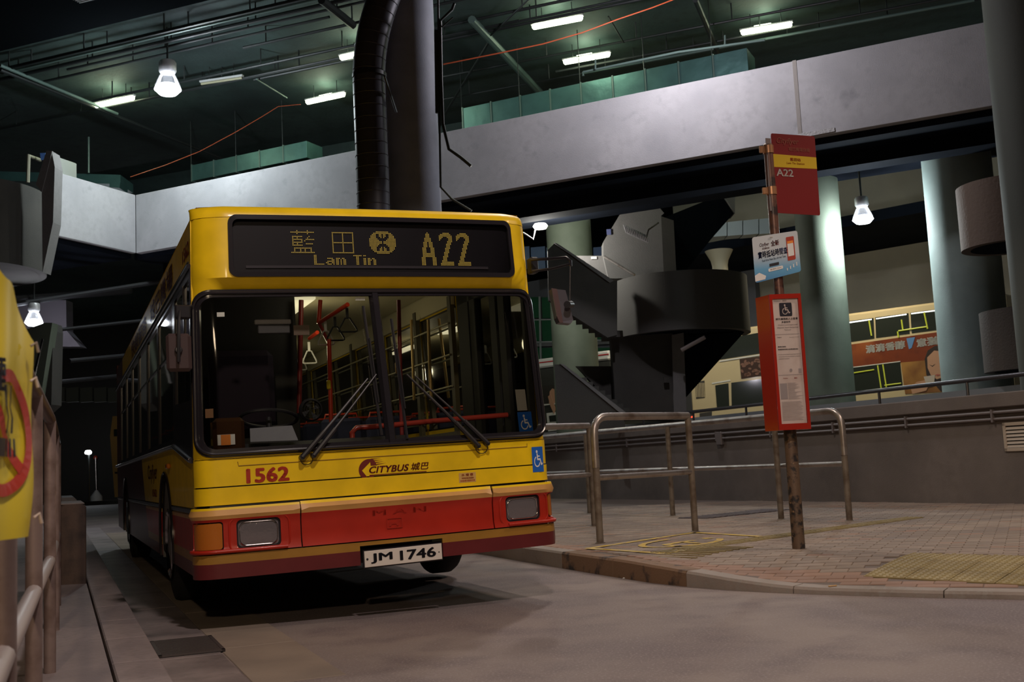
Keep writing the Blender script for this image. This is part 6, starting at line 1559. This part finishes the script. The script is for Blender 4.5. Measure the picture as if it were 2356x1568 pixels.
MB().obox(Vector((0, 0, 0)), wv * .8, EV * 3, UPV * (hgt + .04), .03).build('block_body', M('block_grey', (.22, .21, .22), .8), b2)

# ================================================================== NEAR FENCE AND BANNER (left edge)
FNP = [(1.3, -.135), (2.6, -.112), (4.1, -.082), (5.75, -.045), (7.4, -.03), (8.9, -.02)]
fn_ = empty('footway_fence', LM(-.12, 2.6, .095), 'brown-grey tubular fence running beside the camera on the left', 'fence'); ofn = O(fn_.location)
m_fr = M('fence_tube', (.25, .185, .17), .5, .3, var=[(9, (.15, .10, .085), .45, .7)], bump=(60, .25, .003))
for m_, l_ in FNP[1:]:
    MB().tube([LM(l_, m_, .08), LM(l_, m_, 1.29)], .028, 14).build('post', m_fr, fn_, True, ofn)
MB().tube([LM(-.112, 2.56, 1.30)] + [LM(l_, m_, 1.30) for m_, l_ in FNP[1:]], .027, 12).build('top_rail', M('fence_rail_dark', (.14, .10, .09), .4, .4), fn_, True, ofn)
MB().tube([LM(l_, m_, .62) for m_, l_ in FNP], .026, 12).build('middle_rail', M('fence_rail_grey', (.36, .31, .30), .45, .4), fn_, True, ofn)
# banner
bn = empty('warning_banner', LM(-.15, 2.4, .5), 'yellow vinyl banner with a no-smoking circle tied to the left fence', 'banner'); obn = O(bn.location)
PR = at(69, 1000, 2.2); PL_ = at(-190, 1000, 1.78)
b_x = Vector((PL_.x - PR.x, PL_.y - PR.y, 0)); bl_ = b_x.length; b_x.normalize(); b_n = Vector((b_x.y, -b_x.x, 0))
if b_n.dot(Vector((-PR.x, -PR.y, 0))) < 0: b_n = -b_n
def BN(t, z, o=0.0):                          # t metres leftwards from the right edge
    rip = .006 * math.sin(t * 38 + z * 7) + .004 * math.sin(z * 21 + t * 13) + .008 * math.sin(t * 15)
    return Vector((PR.x, PR.y, z)) + b_x * t + b_n * (rip + o)
def zof(y): return at(69, y, 2.2).z
zb_ = zof(1232)
def ztop(t):
    base = zof(786)
    return base + .0 + .12 * smooth01(t / .12) + .10 * smooth01((t - .12) / .2) + .012 * math.sin(t * 40)
mb = MB(); NT, NZ = 40, 40
vs = [BN(bl_ * i / NT, zb_ + (ztop(bl_ * i / NT) - zb_) * j / NZ) for i in range(NT + 1) for j in range(NZ + 1)]
mb.add(vs, [(i * (NZ + 1) + j, (i + 1) * (NZ + 1) + j, (i + 1) * (NZ + 1) + j + 1, i * (NZ + 1) + j + 1) for i in range(NT) for j in range(NZ)])
mb.build('vinyl_sheet', m_banner, bn, True, obn)
m_bred = M('banner_red', (.50, .04, .02), .4)
cz_ = zof(1000); Rc = (zof(862) - zof(1138)) / 2; ct = .012 + Rc
mb = MB(); n_ = 40
for k in range(n_):
    a, b = 2 * PI * k / n_, 2 * PI * (k + 1) / n_
    mb.add([BN(ct + Rc * math.cos(a), cz_ + Rc * math.sin(a), .004), BN(ct + Rc * math.cos(b), cz_ + Rc * math.sin(b), .004), BN(ct + Rc * .80 * math.cos(b), cz_ + Rc * .80 * math.sin(b), .004), BN(ct + Rc * .80 * math.cos(a), cz_ + Rc * .80 * math.sin(a), .004)], [(0, 1, 2, 3)])
for k in range(12):
    t0_, t1_ = -1 + 2 * k / 12, -1 + 2 * (k + 1) / 12; d_1 = Rc * .82 * .707
    f_ = lambda t, o_: BN(ct + d_1 * t + o_ * .707, cz_ - -d_1 * t * 1 - o_ * .707 if False else cz_ + d_1 * t - o_ * .707, .005)
    mb.add([f_(t0_, -.012), f_(t1_, -.012), f_(t1_, .012), f_(t0_, .012)], [(0, 1, 2, 3)])
mb.build('prohibition_circle', m_bred, bn, off=obn, recalc=False)
mb = MB()
def bq(t0_, t1_, z0_, z1_): 
    n = 6
    for k in range(n): mb.add([BN(t0_ + (t1_ - t0_) * k / n, z0_, .006), BN(t0_ + (t1_ - t0_) * (k + 1) / n, z0_, .006), BN(t0_ + (t1_ - t0_) * (k + 1) / n, z1_, .006), BN(t0_ + (t1_ - t0_) * k / n, z1_, .006)], [(0, 1, 2, 3)])
bq(ct - Rc * .1, ct + Rc * .55, cz_ - .045, cz_ - .01)
for k in range(3): bq(ct - Rc * (.20 + .13 * k), ct - Rc * (.14 + .13 * k), cz_ - .045, cz_ - .01)
for s0_ in (0, .028):
    pts_ = [(ct - Rc * .35 + s0_, cz_ + .0), (ct - Rc * .35 + s0_, cz_ + .03), (ct - Rc * .15 + s0_, cz_ + .05), (ct - Rc * .05 + s0_, cz_ + .09)]
    for (a, b) in zip(pts_, pts_[1:]): mb.add([BN(a[0] - .005, a[1], .006), BN(a[0] + .005, a[1], .006), BN(b[0] + .005, b[1], .006), BN(b[0] - .005, b[1], .006)], [(0, 1, 2, 3)])
mb.build('cigarette_symbol', m_ink, bn, off=obn, recalc=False)
text('banner_characters', '請勿吸煙', UPV, UPV, UPV, m_ink, bn, .03, 0, 1, obn, lambda a, b: BN(ct + Rc * 1.9 - (Rc * 1.75) * a, cz_ + Rc * .62 + .07 * b, .006))
for y in (700, 735, 880, 1190):
    q = BN(.03, zof(max(y, 800)), .01); MB().tube([q, q + Vector((.006, .01, .008)), q + Vector((.01, .012, -.012))], .003, 6).build('string_tie', m_paper, bn, True, obn)
